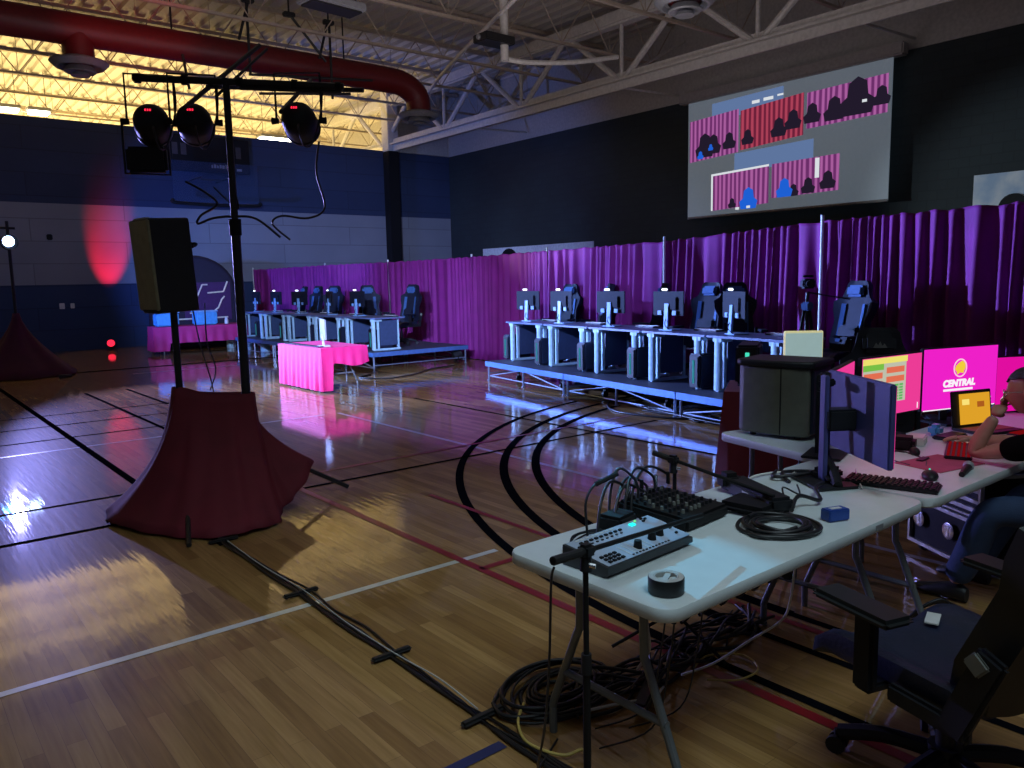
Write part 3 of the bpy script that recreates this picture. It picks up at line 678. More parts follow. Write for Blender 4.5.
for i in range(1, 5): dup(k0, rs(ds[i]+.70, .92, 1.01), RRZ, 'keyboard on the %s right-hand desk' % ordn[i])
ch = make_chair('gaming chair behind the leftmost right-hand desk', loc=rs(.15, 1.45, .33), rz=RRZ+PI+.3, group='gaming chairs on the right-hand stage')
for s, tt, a, lab in ((1.0, 1.5, -.5, 'gaming chair behind the second right-hand monitor'), (2.52, 1.4, -.9, 'gaming chair turned sideways beside the third right-hand monitor'), (3.65, 1.5, .2, 'gaming chair behind the fourth right-hand monitor'), (4.55, 1.4, .9, 'gaming chair just left of the fifth right-hand monitor'), (6.05, 1.4, -.1, 'blue gaming chair standing behind the camera tripod')):
    dup(ch, rs(s, tt, .33), RRZ+PI+a, lab)
# left stage
lw = 1.44; lys = [.18, 1.66, 3.10, 4.50, 5.90]
d1 = make_desk('left-hand row, nearest blue desk with white legs', (LO.x+.20, LO.y+lys[0]+lw, LH), LRZ, lw, .66, 'left-hand gaming desks')
ol = ['nearest', 'second nearest', 'third nearest', 'fourth nearest', 'farthest']
for i in range(1, 5): dup(d1, (LO.x+.20, LO.y+lys[i]+lw, LH), LRZ, 'left-hand row, %s blue desk' % ol[i])
lm = [15.05, 16.35, 17.9, 19.3, 20.6]
for i, y in enumerate(lm): dup(m0, (8.02, y, LH+.66), LRZ+(.1, -.2, .3, .1, 0)[i], 'monitor back on the left-hand row, %s' % ol[i], 'left-hand monitors seen from behind')
for i, y in enumerate((14.0, 15.35, 16.85, 18.4, 19.95)): dup(p0, (7.78, y, LH), LRZ, 'black tower under the left-hand row, %s' % ol[i], 'left-hand desk computers')
for i, (x, y, a) in enumerate(((8.95, 14.75, .2), (8.95, 16.0, 1.3), (9.0, 18.3, .6), (9.0, 19.55, .1), (9.0, 20.5, -.2))): dup(ch, (x, y, LH), PI/2+a, 'gaming chair behind the left-hand desks, %s' % ol[i], 'gaming chairs on the left-hand stage')
for i in range(5): dup(k0, (8.35, LO.y+lys[i]+.45, LH+.66), LRZ, 'keyboard on the left-hand row, %s' % ol[i], 'left-hand desk keyboards')
# cables under and before the stages
def cable(name, label, pts, r=.006, m='cable', cat='cable', group=None, sub=6):
    o = MB().tube(pts, r, seg=6, sub=sub).build(name, m, None, 80); return tag(o, label, cat, group)
rnd = random.Random(3)
cable('floor_cable', 'black cable looping out from under the middle platform', [rs(3.2, .9, .02), rs(3.3, .3, .02), rs(3.7, -.12, .012), rs(4.2, -.28, .012), rs(4.8, -.1, .012), rs(5.2, .2, .012)], .014)
for k in range(5):
    cable('floor_cable', 'black cable tangled on the floor below the right-hand platforms', [rs(3.4+rnd.random()*3, -.05+rnd.random()*.9, .012+.016*k) for _ in range(7)], .010, group='cables below the right-hand platforms')
cable('floor_cable', 'grey cable snaking before the left-hand platform', [(7.3, 13.2, .012), (6.9, 12.9, .012), (7.2, 12.4, .012), (7.9, 12.6, .012), (8.6, 13.1, .012), (9.3, 13.3, .012)], .014, 'cable')
for i, (s, tt) in enumerate(((1.5, .9), (2.0, 1.1), (4.6, .5), (5.4, .9))):
    t = thing('power_adapter', 'small pale plug box on the floor under the right-hand platforms', 'adapter', rs(s, tt, 0), .4*i, 'plug boxes under platforms')
    MB().box((0, 0, .03), (.14, .09, .06), b=.01).build('body', 'stage_leg', t)
for i, (x, y) in enumerate(((8.0, 20.0), (8.0, 21.2), (7.9, 22.2))):
    t = thing('storage_jar', 'pale jar on the floor under the left-hand platform', 'jar', (x, y, 0), 0, 'pale jars below left-hand platform')
    MB().lathe([(.0, 0), (.11, 0), (.12, .04), (.12, .20), (.07, .24), (.07, .27), (0, .27)], 16, cap=False).build('body', 'desk_leg', t)
    MB().lathe([(0, .27), (.08, .27), (.08, .30), (0, .30)], 16, cap=False).build('lid', 'mon_stand', t)

# uplights on the floor
def par_floor(label, loc, rz, glow):
    t = thing('floor_uplight', label, 'uplight', loc, rz)
    MB().cyl((0, .0, .14), (0, .16, .20), .11, .12, 20).build('housing', 'black', t)
    MB().cyl((0, .161, .2005), (0, .17, .2035), .10, .10, 20).build('lens', glow, t)
    b = MB(); b.tube([(-.14, .07, .17), (-.14, .05, .02), (.14, .05, .02), (.14, .07, .17)], .010, seg=6, sub=1); b.build('yoke', 'black', t); return t
par_floor('black round uplight on the floor at the purple curtain foot', (9.6, 13.75, 0), -PI*.6, 'glass')
par_floor('red glowing uplight on the floor by the back wall', (5.35, 24.55, 0), PI*.9, 'red_led')

# ------------------------------------------------------------------ cloths and folding tables
def skirt(poly, z0, z1, amp, per, flare=.03, rows=7, seed=1):
    """closed hanging cloth following poly (list of xy), folds grow towards the hem"""
    P = [Vector((p[0], p[1], 0)) for p in poly]; pts = []; n = len(P); cen = sum(P, Vector())/n
    for i in range(n):
        a, b_ = P[i], P[(i+1) % n]; k = max(2, int((b_-a).length/.03))
        for j in range(k): pts.append((a.lerp(b_, j/k), (b_-a).normalized()))
    R_ = random.Random(seed); ph = [R_.uniform(0, 6.28) for _ in range(3)]; G = []; N_ = len(pts)
    for r in range(rows):
        f = r/(rows-1); row = []
        for i, (p, d) in enumerate(pts):
            s_ = i*.03; nrm = Vector((d.y, -d.x, 0)); 
            if nrm.dot(p-cen) < 0: nrm = -nrm
            o = f*(amp*math.sin(s_*2*PI/per+ph[0]+.8*math.sin(s_*1.7))+amp*.5*math.sin(s_*2*PI/per*.43+ph[1])+flare)
            row.append(p+nrm*o+Vector((0, 0, z1+(z0-z1)*f)))
        G.append(row)
    return G
def cloth_box(name, label, poly, z0, z1, m, amp=.02, per=.22, seed=1, flare=.04, hem=None):
    G = skirt(poly, z0, z1, amp, per, flare, seed=seed)
    if hem:
        for r, row in enumerate(G):
            for p in row: p.z = z1+(hem(p)-z1)*r/(len(G)-1)
    b = MB(); b.grid(G, closed=True); b._add([tuple(p) for p in G[0]], [list(range(len(G[0])))])
    o = b.build(name, m, None, 60); return tag(o, label, 'tablecloth')
def fold_table(label, loc, rz, L_, W_, H_=.74, leg='table_leg', group=None, inset=.16):
    """corner at origin, length +x, width +y"""
    t = thing('folding_table', label, 'folding table', loc, rz, group)
    r = .07; pts = []
    for cx, cy, a0 in ((L_-r, r, -PI/2), (L_-r, W_-r, 0), (r, W_-r, PI/2), (r, r, PI)):
        for k in range(7): a = a0+k*PI/12; pts.append((cx+r*math.cos(a), cy+r*math.sin(a)))
    b = MB(); c = Vector((L_/2, W_/2, 0))
    prof = [(.985, -.045), (1., -.038), (1., -.008), (.992, 0)]
    rows = [[(L_/2+(p[0]-L_/2)*(1-(1-k)*.5), W_/2+(p[1]-W_/2)*(1-(1-k)), H_+z) for p in pts] for k, z in prof]
    b.grid(rows, closed=True); b._add(rows[-1], [list(range(len(pts)))]); b._add(rows[0], [list(range(len(pts)))]); b.build('table_top', 'table_white', t, 50)
    for x, s in ((inset, 1), (L_-inset, -1)):
        mid = W_/2
        for y, sy in ((W_*.30, -1), (W_*.70, 1)):
            q = MB(); q.tube([(x, y, H_-.05), (x, y, H_*.68), (x, y+sy*.015, H_*.6), (x, y+sy*.13, H_*.28), (x, y+sy*.155, H_*.20), (x, y+sy*.16, .01)] if False else [(x, y, H_-.05), (x, y, H_*.66), (x, y+sy*.02, H_*.58), (x, y+sy*.14, .14), (x, y+sy*.15, .09), (x, y+sy*.15, .0)], .0155, seg=10, sub=4)
            q.build('leg', leg, t)
        MB().cyl((x, W_*.30-.10, .27), (x, W_*.70+.10, .27), .014, seg=8).build('crossbar', leg, t); MB().cyl((x, W_*.30, H_-.10), (x, W_*.70, H_-.10), .012, seg=8).build('crossbar', leg, t); MB().cyl((x, mid, H_-.10), (x+s*.42, mid, H_-.05), .010, seg=8).build('folding_strut', leg, t)
    q = MB(); q.box((L_/2, .10, H_-.055), (L_-.3, .03, .02)); q.box((L_/2, W_-.10, H_-.055), (L_-.3, .03, .02)); q.build('underframe', leg, t)
    return t
T1 = fold_table('long white folding table in the foreground holding audio gear', (1.735, 1.435, 0), .005, 1.735, .76)
T2 = fold_table('white folding table under the operator monitors and keyboards', (3.49, 1.43, 0), -.01, 1.9, .76)
MB().box((1.30, -.002, .718), (.055, .004, .022)).build('maker_mark', 'grey_metal', T1)
T4 = fold_table('third white folding table carrying the edge-cropped magenta monitor', (5.42, 1.43, 0), -.01, 1.5, .76)
T3 = fold_table('small white folding table under the big olive computer', (4.09, 2.99, 0), -1.806, .76, .60, leg='table_leg', inset=.12)
# pink table in mid floor
PT = fold_table('folding table standing under the hot pink cloth', (6.32, 11.58, 0), PI/2, 1.62, .78, .70)
def pink_hem(p): 
    # full drop on the long side that faces the hall, short drop on the near end and the back
    return .03 if p.x < 5.70 else (.43+.03*math.sin(p.x*9) if p.y < 12.9 else .40)
cloth_box('tablecloth', 'hot pink cloth hanging to the floor over the mid-floor table', [(5.52, 13.22), (5.52, 11.55), (6.34, 11.55), (6.34, 13.22)], .03, .715, 'cloth_pink', .016, .17, 5, .03, pink_hem)
tag(MB().box((5.62, 12.4, .725), (.10, 1.3, .016), b=.004).build('flat_board', 'pc_case'), 'dark narrow board lying along the pink table edge', 'board')
t = thing('monitor', 'thin pale monitor seen edge-on on the pink table', 'monitor', (5.72, 11.85, .718), 1.27)
MB().box((0, 0, .01), (.2, .18, .015)).build('foot', 'white_plastic', t); MB().cyl((0, 0, .01), (0, .02, .2), .02).build('stand_column', 'white_plastic', t)
MB().box((0, 0, .28), (.50, .025, .33), b=.006).build('screen_shell', 'grey_metal', t); 
# far prize table with tubs, inflatable
PZ = fold_table('folding table standing under the magenta cloth near back wall', (5.72, 21.35, 0), -.12, 2.2, .76, .70)
cloth_box('tablecloth', 'dark magenta cloth on the far table beneath the speaker stand', [(5.62, 21.30), (7.95, 21.02), (8.05, 21.90), (5.72, 22.17)], .28, .715, 'cloth_magenta', .02, .25, 9, .04, lambda p: .10 if p.x < 6.0 else .30)
for x, y, lab in ((6.05, 21.62, 'left one'), (7.0, 21.5, 'right one')):
    t = thing('plastic_tub', 'bright blue tub on the far magenta table, '+lab, 'tub', (x, y, .72), 0, 'blue tubs on far table')
    MB().box((0, 0, .18), (.55, .38, .34), b=.03).build('body', 'tub_blue', t); MB().box((0, 0, .36), (.58, .41, .035), b=.01).build('lid', 'mon_stand', t)
t = thing('inflatable_dome', 'dark purple arched backdrop with a pale outlined letter C', 'inflatable', (7.2, 23.0, 0), -.15)
b = MB(); prof = [(-1.15, 0), (-1.15, 1.6)] + [(1.15*math.cos(PI-PI*k/16), 1.6+1.0*math.sin(PI-PI*k/16)) for k in range(1, 16)] + [(1.15, 1.6), (1.15, 0)]
b.prism(prof, -.25, .25, Matrix.Rotation(PI/2, 4, 'X')); o = b.build('body', mat('dome_purple', (.009, .004, .014), .8), t)
md = o.modifiers.new('b', 'BEVEL'); md.width = .1; md.segments = 3
MB().box((.35, -.262, 1.32), (1.25, .02, 1.05), b=.008).build('logo_panel', mat('logo_panel', (.05, .008, .06), .8), t)
gl = mat('gold_line', (.75, .62, .42), .5)
b = MB()
def bar(b, p, q, r=.022): b.cyl((p[0], -.29, p[1]), (q[0], -.29, q[1]), r, seg=6)
C_ = [(.05, 1.40), (.22, 1.78), (.36, 1.78)]
for p, q in zip(C_[:-1], C_[1:]): bar(b, p, q)
for p, q in (((.35, 1.55), (.78, 1.58)), ((.78, 1.58), (.90, 1.86)), ((.72, 1.36), (.62, 1.14)), ((.62, 1.14), (.45, 1.0)), ((.45, 1.0), (-.15, 1.0)), ((.72, 1.36), (.80, 1.45)), ((-.45, .84), (.86, .86))): bar(b, p, q)
b.build('logo_outline', gl, t)
tag(MB().lathe([(.0, 0), (.05, .005), (.05, .0), (.05, .10), (.035, .15), (.02, .18), (0, .18)], 12, Matrix.Translation((7.55, 21.45, .72)), cap=False).build('bottle', 'white_plastic'), 'small pale bottle on the far magenta table', 'bottle')
# maroon covered table on the right
MT = fold_table('folding table standing under the dark maroon cloth', (5.62, 3.95, 0), -1.0, 1.5, .7, .74)
cloth_box('tablecloth', 'dark maroon cloth on the table behind the olive computer', [(5.53, 3.98), (6.18, 4.38), (7.05, 3.05), (6.40, 2.62)], .04, .755, 'cloth_maroon', .02, .2, 3, .05)
make_pc('black computer with green strip on the maroon-covered table', (5.86, 3.98, .762), -1.05, None, 'green_led', .2, .46, .36)
t = thing('glow_panel', 'square pale glowing panel with cream edge behind the olive computer', 'light panel', (5.20, 3.07, 0), -.72)
b = MB()
for a in (0, 2.1, 4.2): b.cyl((0, 0, .35), (.3*math.cos(a), .3*math.sin(a), .01), .01, seg=6)
b.cyl((0, 0, .3), (0, 0, 1.1), .012, seg=8); b.build('stand', 'dark_metal', t)
MB().box((0, 0, 1.19), (.275, .03, .255), b=.006).build('frame', mat('cream_edge', (.75, .70, .5), .5, emit=lin((215, 205, 150)), es=.6), t)
MB().box((0, -.018, 1.185), (.26, .006, .235)).build('diffuser', mat('panel_diff', (.5, .55, .55), .5, emit=lin((150, 178, 176)), es=.75, var=.04), t)  # panel and cream frame both given mild emission

# ------------------------------------------------------------------ light tree with draped base
t = thing('lighting_stand', 'tall black lighting stand with crossbars rising from maroon drape', 'lighting stand', (2.23, 6.01, 0))
MB().cyl((0, 0, .3), (0, 0, 2.2), .034, seg=14).build('lower_pole', 'dark_metal', t)
MB().cyl((0, 0, 2.15), (0, 0, 3.24), .026, seg=14).build('upper_pole', 'dark_metal', t)
MB().cyl((0, 0, 2.10), (0, 0, 2.22), .045, seg=14).build('collar', 'black', t)
DB = Vector((.80, -.60, 0))
b = MB(); b.cyl(-DB*.67+Vector((0, 0, 3.25)), DB*.86+Vector((0, 0, 3.17)), .026, seg=10); b.build('crossbar', 'dark_metal', t)
for s_ in (-.64, -.3, .1, .5, .82): MB().cyl(DB*(s_-.02)+Vector((0, 0, 3.215-.052*s_)), DB*(s_+.02)+Vector((0, 0, 3.213-.052*s_)), .036, seg=10).build('bar_clamp', 'black', t)
b = MB(); b.cyl(-DB*.05+Vector((.1, .55, 3.30)), DB*1.0+Vector((.06, .1, 3.17)), .018, seg=8); b.cyl(DB*.1+Vector((0, 0, 3.17)), DB*.85+Vector((0, .02, 3.14)), .016, seg=8)
b.cyl((-.33, -.05, 2.98), (.42, .35, 3.62), .018, seg=8); b.cyl((-.08, .0, 3.1), (.45, .28, 3.58), .012, seg=8); b.cyl((.28, -.3, 2.98), (.75, .15, 3.36), .016, seg=8); b.build('brace', 'dark_metal', t)
for a, ln in ((4.35, .62), (6.15, .78), (2.2, .7)):
    d = Vector((math.cos(a), math.sin(a), 0)); MB().cyl(d*.06+Vector((0, 0, .46)), d*ln+Vector((0, 0, .03)), .018, seg=8).build('leg', 'dark_metal', t)
MB().cyl((0, 0, .36), (0, 0, .54), .045, seg=12).build('leg_hub', 'black', t)
MB().cyl((-.30, .10, 2.40), (.38, -.28, 2.34), .0, .0) if False else None
def par(label, p, rz, tilt):
    t = thing('stage_light', label, 'stage light', p, rz, 'spotlights hung from the lighting stand')
    T = Matrix.Rotation(tilt, 4, 'X') @ Matrix.Scale(.90, 4)
    b = MB(T); b.lathe([(.0, -.15), (.06, -.148), (.105, -.12), (.135, -.06), (.142, .0), (.142, .13), (.150, .135), (.150, .16), (.13, .16), (.13, .13), (0, .12)], 24, Matrix.Rotation(-PI/2, 4, 'X'), cap=False); b.build('housing', 'black_plastic', t)
    MB(T).lathe([(0, .125), (.128, .125), (.128, .135), (0, .135)], 24, Matrix.Rotation(-PI/2, 4, 'X'), cap=False).build('lens', M['par_lens'], t)
    d = MB(T); d.box((-.01, -.150, .04), (.052, .008, .026), b=.002); dd = d.build('display', 'black', t)
    d = MB(T)
    for i in range(3): d.box((-.028+i*.018, -.156, .04), (.011, .004, .017))
    d.build('display_digits', 'red_led', dd)
    b = MB(); b.tube([(-.165, 0, 0), (-.165, 0, .34), (.165, 0, .34), (.165, 0, 0)], .009, seg=6, sub=1); b.build('yoke', 'dark_metal', t)
    for s in (-1, 1): MB().cyl((s*.15, 0, 0), (s*.20, 0, 0), .02, .026, 10).build('yoke_knob', 'black', t)
    MB().tube([(.02, -.14, -.05), (.03, -.2, -.1), (.05, -.12, -.2), (.10, -.04, -.16), (.17, 0, .1), (.17, 0, .32)], .007, seg=6).build('power_cable', 'cable', t)
    return t
M['par_lens'] = emat('par_lens', (190, 170, 255), 5.)
tree = Vector((2.23, 6.01, 0))
for s_, lab, rz, ti in ((-.56, 'left spotlight under the crossbar with a red readout', -.36, -.22), (-.25, 'middle spotlight just left of the stand pole', -.42, -.20), (.52, 'right spotlight hung beside the pole over the lit ceiling', -.62, -.25)):
    p = tree+DB*s_+Vector((0, 0, 2.93)); par(lab, p, rz, ti)
t = thing('stage_light', 'dark boxy flood light frame at the left under the crossbar', 'stage light', tuple(tree-DB*.60+Vector((.02, .12, 2.62))), -.5)
MB().tube([(-.16, 0, .36), (-.16, 0, -.04), (.16, 0, -.05), (.16, 0, .33)], .010, seg=6, sub=1).build('yoke', 'dark_metal', t)
MB().box((0, 0, .06), (.29, .08, .19), b=.02).build('housing', 'black_plastic', t)
cable('hanging_cable', 'thin black cable dangling between spotlight and stand clip', [(2.76, 5.62, 2.78), (2.74, 5.65, 2.55), (2.78, 5.62, 2.30), (2.68, 5.70, 2.22), (2.52, 5.82, 2.24), (2.46, 5.86, 2.18), (2.56, 5.78, 2.06)], .008)
cable('hanging_cable', 'black cable with loops left of the lighting pole', [(1.95, 6.2, 2.50), (2.05, 6.1, 2.42), (2.12, 6.05, 2.33), (2.02, 6.12, 2.25), (2.0, 6.15, 2.19), (2.1, 6.08, 2.23), (2.23, 6.0, 2.24), (2.36, 5.92, 2.22), (2.50, 5.82, 2.08)], .009)
cable('hanging_cable', 'black cable arching close to the lighting pole', [(2.12, 6.1, 2.46), (2.2, 6.05, 2.36), (2.26, 6.0, 2.30), (2.24, 6.0, 2.42)], .007)

t = thing('speaker_stand', 'black tripod speaker stand left of the lighting pole', 'speaker stand', (1.79, 6.19, 0))
MB().cyl((0, 0, .15), (0, 0, 1.60), .026, seg=14).build('pole', 'dark_metal', t); MB().cyl((0, 0, .20), (0, 0, .34), .04, seg=12).build('collar', 'black', t)
for dx, dy in ((-.56, .10), (-.27, -.88), (.15, .7)): MB().cyl((dx*.06, dy*.06, .27), (dx, dy, .018), .017, seg=8).build('leg', 'dark_metal', t)
cable('hanging_cable', 'thin black cable hanging from speaker down to the drape', [(1.90, 6.12, 1.62), (1.93, 6.08, 1.3), (1.98, 6.06, 1.05), (2.0, 6.06, .92)], .005)
cable('hanging_cable', 'second thin cable hanging between the two stand poles', [(1.98, 6.06, 1.60), (1.97, 6.04, 1.32), (2.02, 6.04, 1.1), (1.98, 6.08, .94)], .005)
t = thing('loudspeaker', 'big black loudspeaker on the pole left of lighting stand', 'loudspeaker', (1.77, 6.19, 1.54), .17)
b = MB(); hw, dp, h = .15, .30, .68
b.prism([(-hw, -.155), (hw, -.155), (hw*.78, .155), (-hw*.78, .155)], 0, h, Matrix.Rotation(math.radians(-3), 4, 'Y') @ Matrix.Rotation(PI/2, 4, 'Z'))
# body: front (grille) faces local -x
o = b.build('cabinet', 'speaker', t); md = o.modifiers.new('b', 'BEVEL'); md.width = .018; md.segments = 3
MB().box((-.168, 0, h/2), (.022, .295, h-.03), b=.008, ry=math.radians(-3)).build('front_grille', 'grille', t)
b = MB(); b.tube([(.13, -.05, .50), (.21, -.05, .50), (.21, .06, .48), (.13, .06, .48)], .012, seg=8); b.build('handle', 'black', t)
MB().box((-.16, -.0, h-.01), (.04, .2, .02), b=.004).build('badge', 'white_plastic', t)
# drape over both tripods
top = [Vector((x, y, z)) for x, y, z in [(1.745, 6.13, .97), (1.80, 6.13, .975), (1.95, 6.08, .92), (2.1, 6.01, .90), (2.22, 5.95, .90), (2.29, 5.98, .90), (2.28, 6.06, .90), (2.22, 6.10, .90), (2.05, 6.16, .91), (1.9, 6.22, .93), (1.79, 6.26, .97), (1.735, 6.20, .975)]]
bot = [Vector((x, y, z)) for x, y, z in [(1.26, 6.22, .035), (1.42, 5.66, .02), (1.66, 5.40, .02), (1.92, 5.28, .035), (2.16, 5.36, .02), (2.28, 5.60, .03), (2.44, 5.60, .14), (2.62, 5.78, .33), (2.56, 6.15, .30), (2.35, 6.75, .03), (1.9, 6.95, .02), (1.40, 6.78, .02)]]
NT = 144
def ring(P):
    S = smooth(P, 12, True); return S[:NT]
rt, rb = ring(top), ring(bot); rows = []
for r in range(17):
    f = r/16; k = .35*f+.65*f**2.4; row = []
    for i in range(NT):
        p = rt[i].lerp(rb[i], k); p.z = rt[i].z+(rb[i].z-rt[i].z)*(f**.92)
        c = Vector((2.0, 6.08, p.z)); n_ = (p-c); n_.z = 0; n_.normalize()
        a = i/NT*2*PI
        p += n_*(f*(1-f)*.05*math.sin(9*a+.6)+f*.010*math.sin(17*a+1.5*f)+f*.022*math.sin(5*a+2)); row.append(p)
    rows.append(row)
b = MB(); b.grid(rows, closed=True); o = b.build('drape_cover', 'cloth_maroon', None, 180); md = o.modifiers.new('t', 'SOLIDIFY'); md.thickness = .005
tag(o, 'dark maroon cloth draped tent-like over the two tripod bases', 'drape')

# far light stand at the left edge
t = thing('lighting_stand', 'far lighting stand with glaring white lamp at left edge', 'lighting stand', (2.37, 18.75, 0))
MB().cyl((0, 0, .8), (0, 0, 3.1), .03).build('pole', 'dark_metal', t)
MB().cyl((-.7, .1, 2.98), (.13, -.02, 2.96), .025).build('crossbar', 'dark_metal', t)
b = MB(); b.lathe([(0, -.16), (.1, -.14), (.15, 0), (.15, .14), (0, .12)], 20, Matrix.Translation((-.02, -.06, 2.68)) @ Euler((PI/2, 0, .15)).to_matrix().to_4x4(), cap=False); hs = b.build('lamp_housing', 'black', t)
MB().ball((-.03, -.235, 2.69), .105, (1, .4, 1)).build('lamp_lens', 'lens_led', hs)
b = MB(); b.lathe([(0, -.16), (.1, -.14), (.15, 0), (.15, .14), (0, .12)], 20, Matrix.Translation((-.50, -.02, 2.68)) @ Euler((PI/2, 0, .1)).to_matrix().to_4x4(), cap=False); hs = b.build('lamp_housing', 'black', t)
MB().ball((-.50, -.195, 2.69), .085, (1, .4, 1)).build('lamp_lens', 'lens_cyan', hs)
rows = []
for r in range(9):
    f = r/8; rows.append([Vector((2.37+(.06+.95*f**1.6+.05*f*math.sin(7*a))*math.cos(a), 18.75+(.06+.95*f**1.6+.05*f*math.sin(7*a))*math.sin(a), 1.25*(1-f)+.02)) for a in [2*PI*i/48 for i in range(48)]])
b = MB(); b.grid(rows, closed=True); o = b.build('drape_cover', 'cloth_purple', None, 180); md = o.modifiers.new('t', 'SOLIDIFY'); md.thickness = .005
tag(o, 'dark purple cloth over the far stand base at left edge', 'drape')
tag(MB().box((2.95, 17.6, .03), (.25, .12, .06), b=.02).build('power_adapter', 'dark_metal'), 'small dark box on the floor beside the far purple drape', 'adapter')

# ------------------------------------------------------------------ camera tripod on the floor behind
t = thing('camera_tripod', 'black camera tripod with camera before the purple curtain', 'tripod', (6.88, 4.03, 0))
MB().cyl((0, 0, .95), (0, 0, 1.55), .018).build('centre_column', 'dark_metal', t)
for a in (.4, 2.5, 4.6): MB().tube([(0.03*math.cos(a), .03*math.sin(a), 1.38), (.24*math.cos(a), .24*math.sin(a), .01)], .014, seg=8, sub=1).build('leg', 'mon_back', t)
MB().box((0, 0, 1.42), (.09, .09, .08), b=.015).build('crown', 'chair_blue', t)
MB().tube([(0, 0, 1.55), (.1, -.12, 1.52), (.26, -.28, 1.48)], .008, seg=6).build('pan_handle', 'dark_metal', t)
b = MB(); b.box((0, 0, 1.63), (.10, .12, .09), b=.015, rz=.9); b.cyl((-.06, -.05, 1.63), (-.13, -.1, 1.63), .032); b.box((.0, .0, 1.70), (.03, .10, .02), b=.005, rz=.9); b.build('camera_body', 'pc_case', t)

# ------------------------------------------------------------------ big olive computer and monitors
t = thing('desktop_computer', 'big olive-grey computer tower with dark lid on small table', 'computer', (4.20, 2.655, .742), -1.42)
# local: x to the right as seen, y away
b = MB(); pts = [(-.24, .02), (-.205, -.012), (-.12, -.03), (.0, -.036), (.06, -.036), (.17, -.02), (.205, .0), (.205, .30), (-.24, .30)]
b.prism(pts, .02, .43); o = b.build('case', 'pc_olive', t, 30); md = o.modifiers.new('b', 'BEVEL'); md.width = .012; md.segments = 2; md.limit_method = 'ANGLE'
MB().box((.05, -.037, .225), (.006, .004, .40)).build('front_seam', 'black', t)
b = MB(); b.prism([(-.25, .0), (-.215, -.03), (0, -.05), (.18, -.035), (.235, .0), (.235, .32), (-.25, .32)], .43, .47); o = b.build('lid', 'black_plastic', t); md = o.modifiers.new('b', 'BEVEL'); md.width = .012; md.segments = 2
sd_ = MB(); sd_.box((.213, .16, .225), (.02, .27, .38), b=.006); so = sd_.build('side_window', 'pc_case', t)
fm = mat('fan_blue', (.05, .08, .12), .35)
for z in (.10, .22, .34):
    q = MB(); T_ = Matrix.Translation((.226, .13, z)) @ Matrix.Rotation(PI/2, 4, 'Y')
    q.lathe([(.050, 0), (.058, 0), (.058, .006), (.050, .006)], 20, T_, cap=False)
    for k in range(7): a = 2*PI*k/7; q.box((.028*math.cos(a), .028*math.sin(a), .003), (.04, .012, .002), T_, rz=a+.4)
    q.build('fan', fm, so)
b = MB()
for x in (-.15, .13):
    for y in (.03, .26): b.cyl((x, y, 0), (x, y, .03), .02)
b.build('feet', 'rubber', t)
t = thing('light_stand', 'thin black upright pole with dark clamp base between computer and monitor', 'stand', (3.50, 1.925, .742))
MB().cyl((0, 0, 0), (.06, .045, .50), .014).build('pole', 'chair_shell', t); MB().box((.03, .03, .46), (.09, .05, .035), b=.008).build('top_clamp', 'black', t)
b = MB(); b.box((0, 0, .03), (.14, .11, .06), b=.02); b.box((-.07, -.07, .035), (.16, .07, .05), b=.02, rz=.7); b.cyl((-.02, 0, .05), (.02, .02, .14), .03, .02); b.tube([(-.15, -.14, .02), (-.08, -.08, .06), (.0, 0, .10)], .022, seg=8); b.build('clamp_base', 'black', t)

def desk_monitor(label, tl, tr, hgt, table_z, rear=False, mat_='screen_dark', thick=.03, stand=.0):
    """panel whose screen faces the side the corners were read from; tl,tr = upper corners"""
    a, c = Vector(tl), Vector(tr); mid = (a+c)/2; d = (c-a); W = Vector((d.x, d.y, 0)).length; rz = math.atan2(d.y, d.x); ztop = mid.z
    t = thing('monitor', label, 'monitor', (mid.x, mid.y, table_z), rz)
    h0 = ztop-table_z; s = -1 if not rear else 1      # local -y is towards the camera
    MB().box((0, 0, h0-hgt/2), (W, thick, hgt), b=.006).build('shell', 'black_plastic' if not rear else M['mon_blue_lit'], t)
    scr = MB().box((0, s*(thick/2+.001), h0-hgt/2), (W-.014, .002, hgt-.016)).build('screen', mat_, t)
    MB().box((0, -s*.10, h0/2-.02), (.06, .02, h0-.06), b=.004, ).build('stand_column', 'black_plastic' if not rear else M['mon_blue_lit'], t)
    MB().box((0, -s*.055, h0-hgt/2), (.10, .10, .10), b=.01).build('mount', 'black_plastic', t)
    MB().box((0, -s*.06, .008), (.26, .20, .014), b=.004).build('foot', 'black_plastic', t)
    return t, W, h0, s*(thick/2+.003)
M['mon_blue_lit'] = mat('mon_blue_lit', (.055, .06, .20), .42, bump=.1, bscale=200)  # blue stage light on the monitor back is put into its colour
mag = emat('scr_magenta', (238, 32, 200), 1.); pnk = emat('scr_pink', (236, 60, 150), 1.); mag3 = emat('scr_magenta_deep', (225, 14, 160), 1.)
wht = emat('scr_white', (250, 240, 250), 1.); yel = emat('scr_yellow', (240, 205, 60), 1.); prp = emat('scr_plum', (120, 20, 110), 1.)
TZ = .742
mc, W, h0, f = desk_monitor('large magenta monitor showing CENTRAL and a yellow crest', (5.05, 2.18, 1.247), (5.69, 1.985, 1.247), .40, .7415, mat_=mag)
cz = h0-.20
b = MB(); b.lathe([(.060, 0), (.070, 0), (.070, .002), (.060, .002)], 32, Matrix.Translation((-.01, f, cz+.062)) @ Matrix.Scale(.85, 4) @ Matrix.Rotation(PI/2, 4, 'X'), cap=False); b.build('crest_ring', emat('crest_pale', (255, 200, 225), 1.), mc)
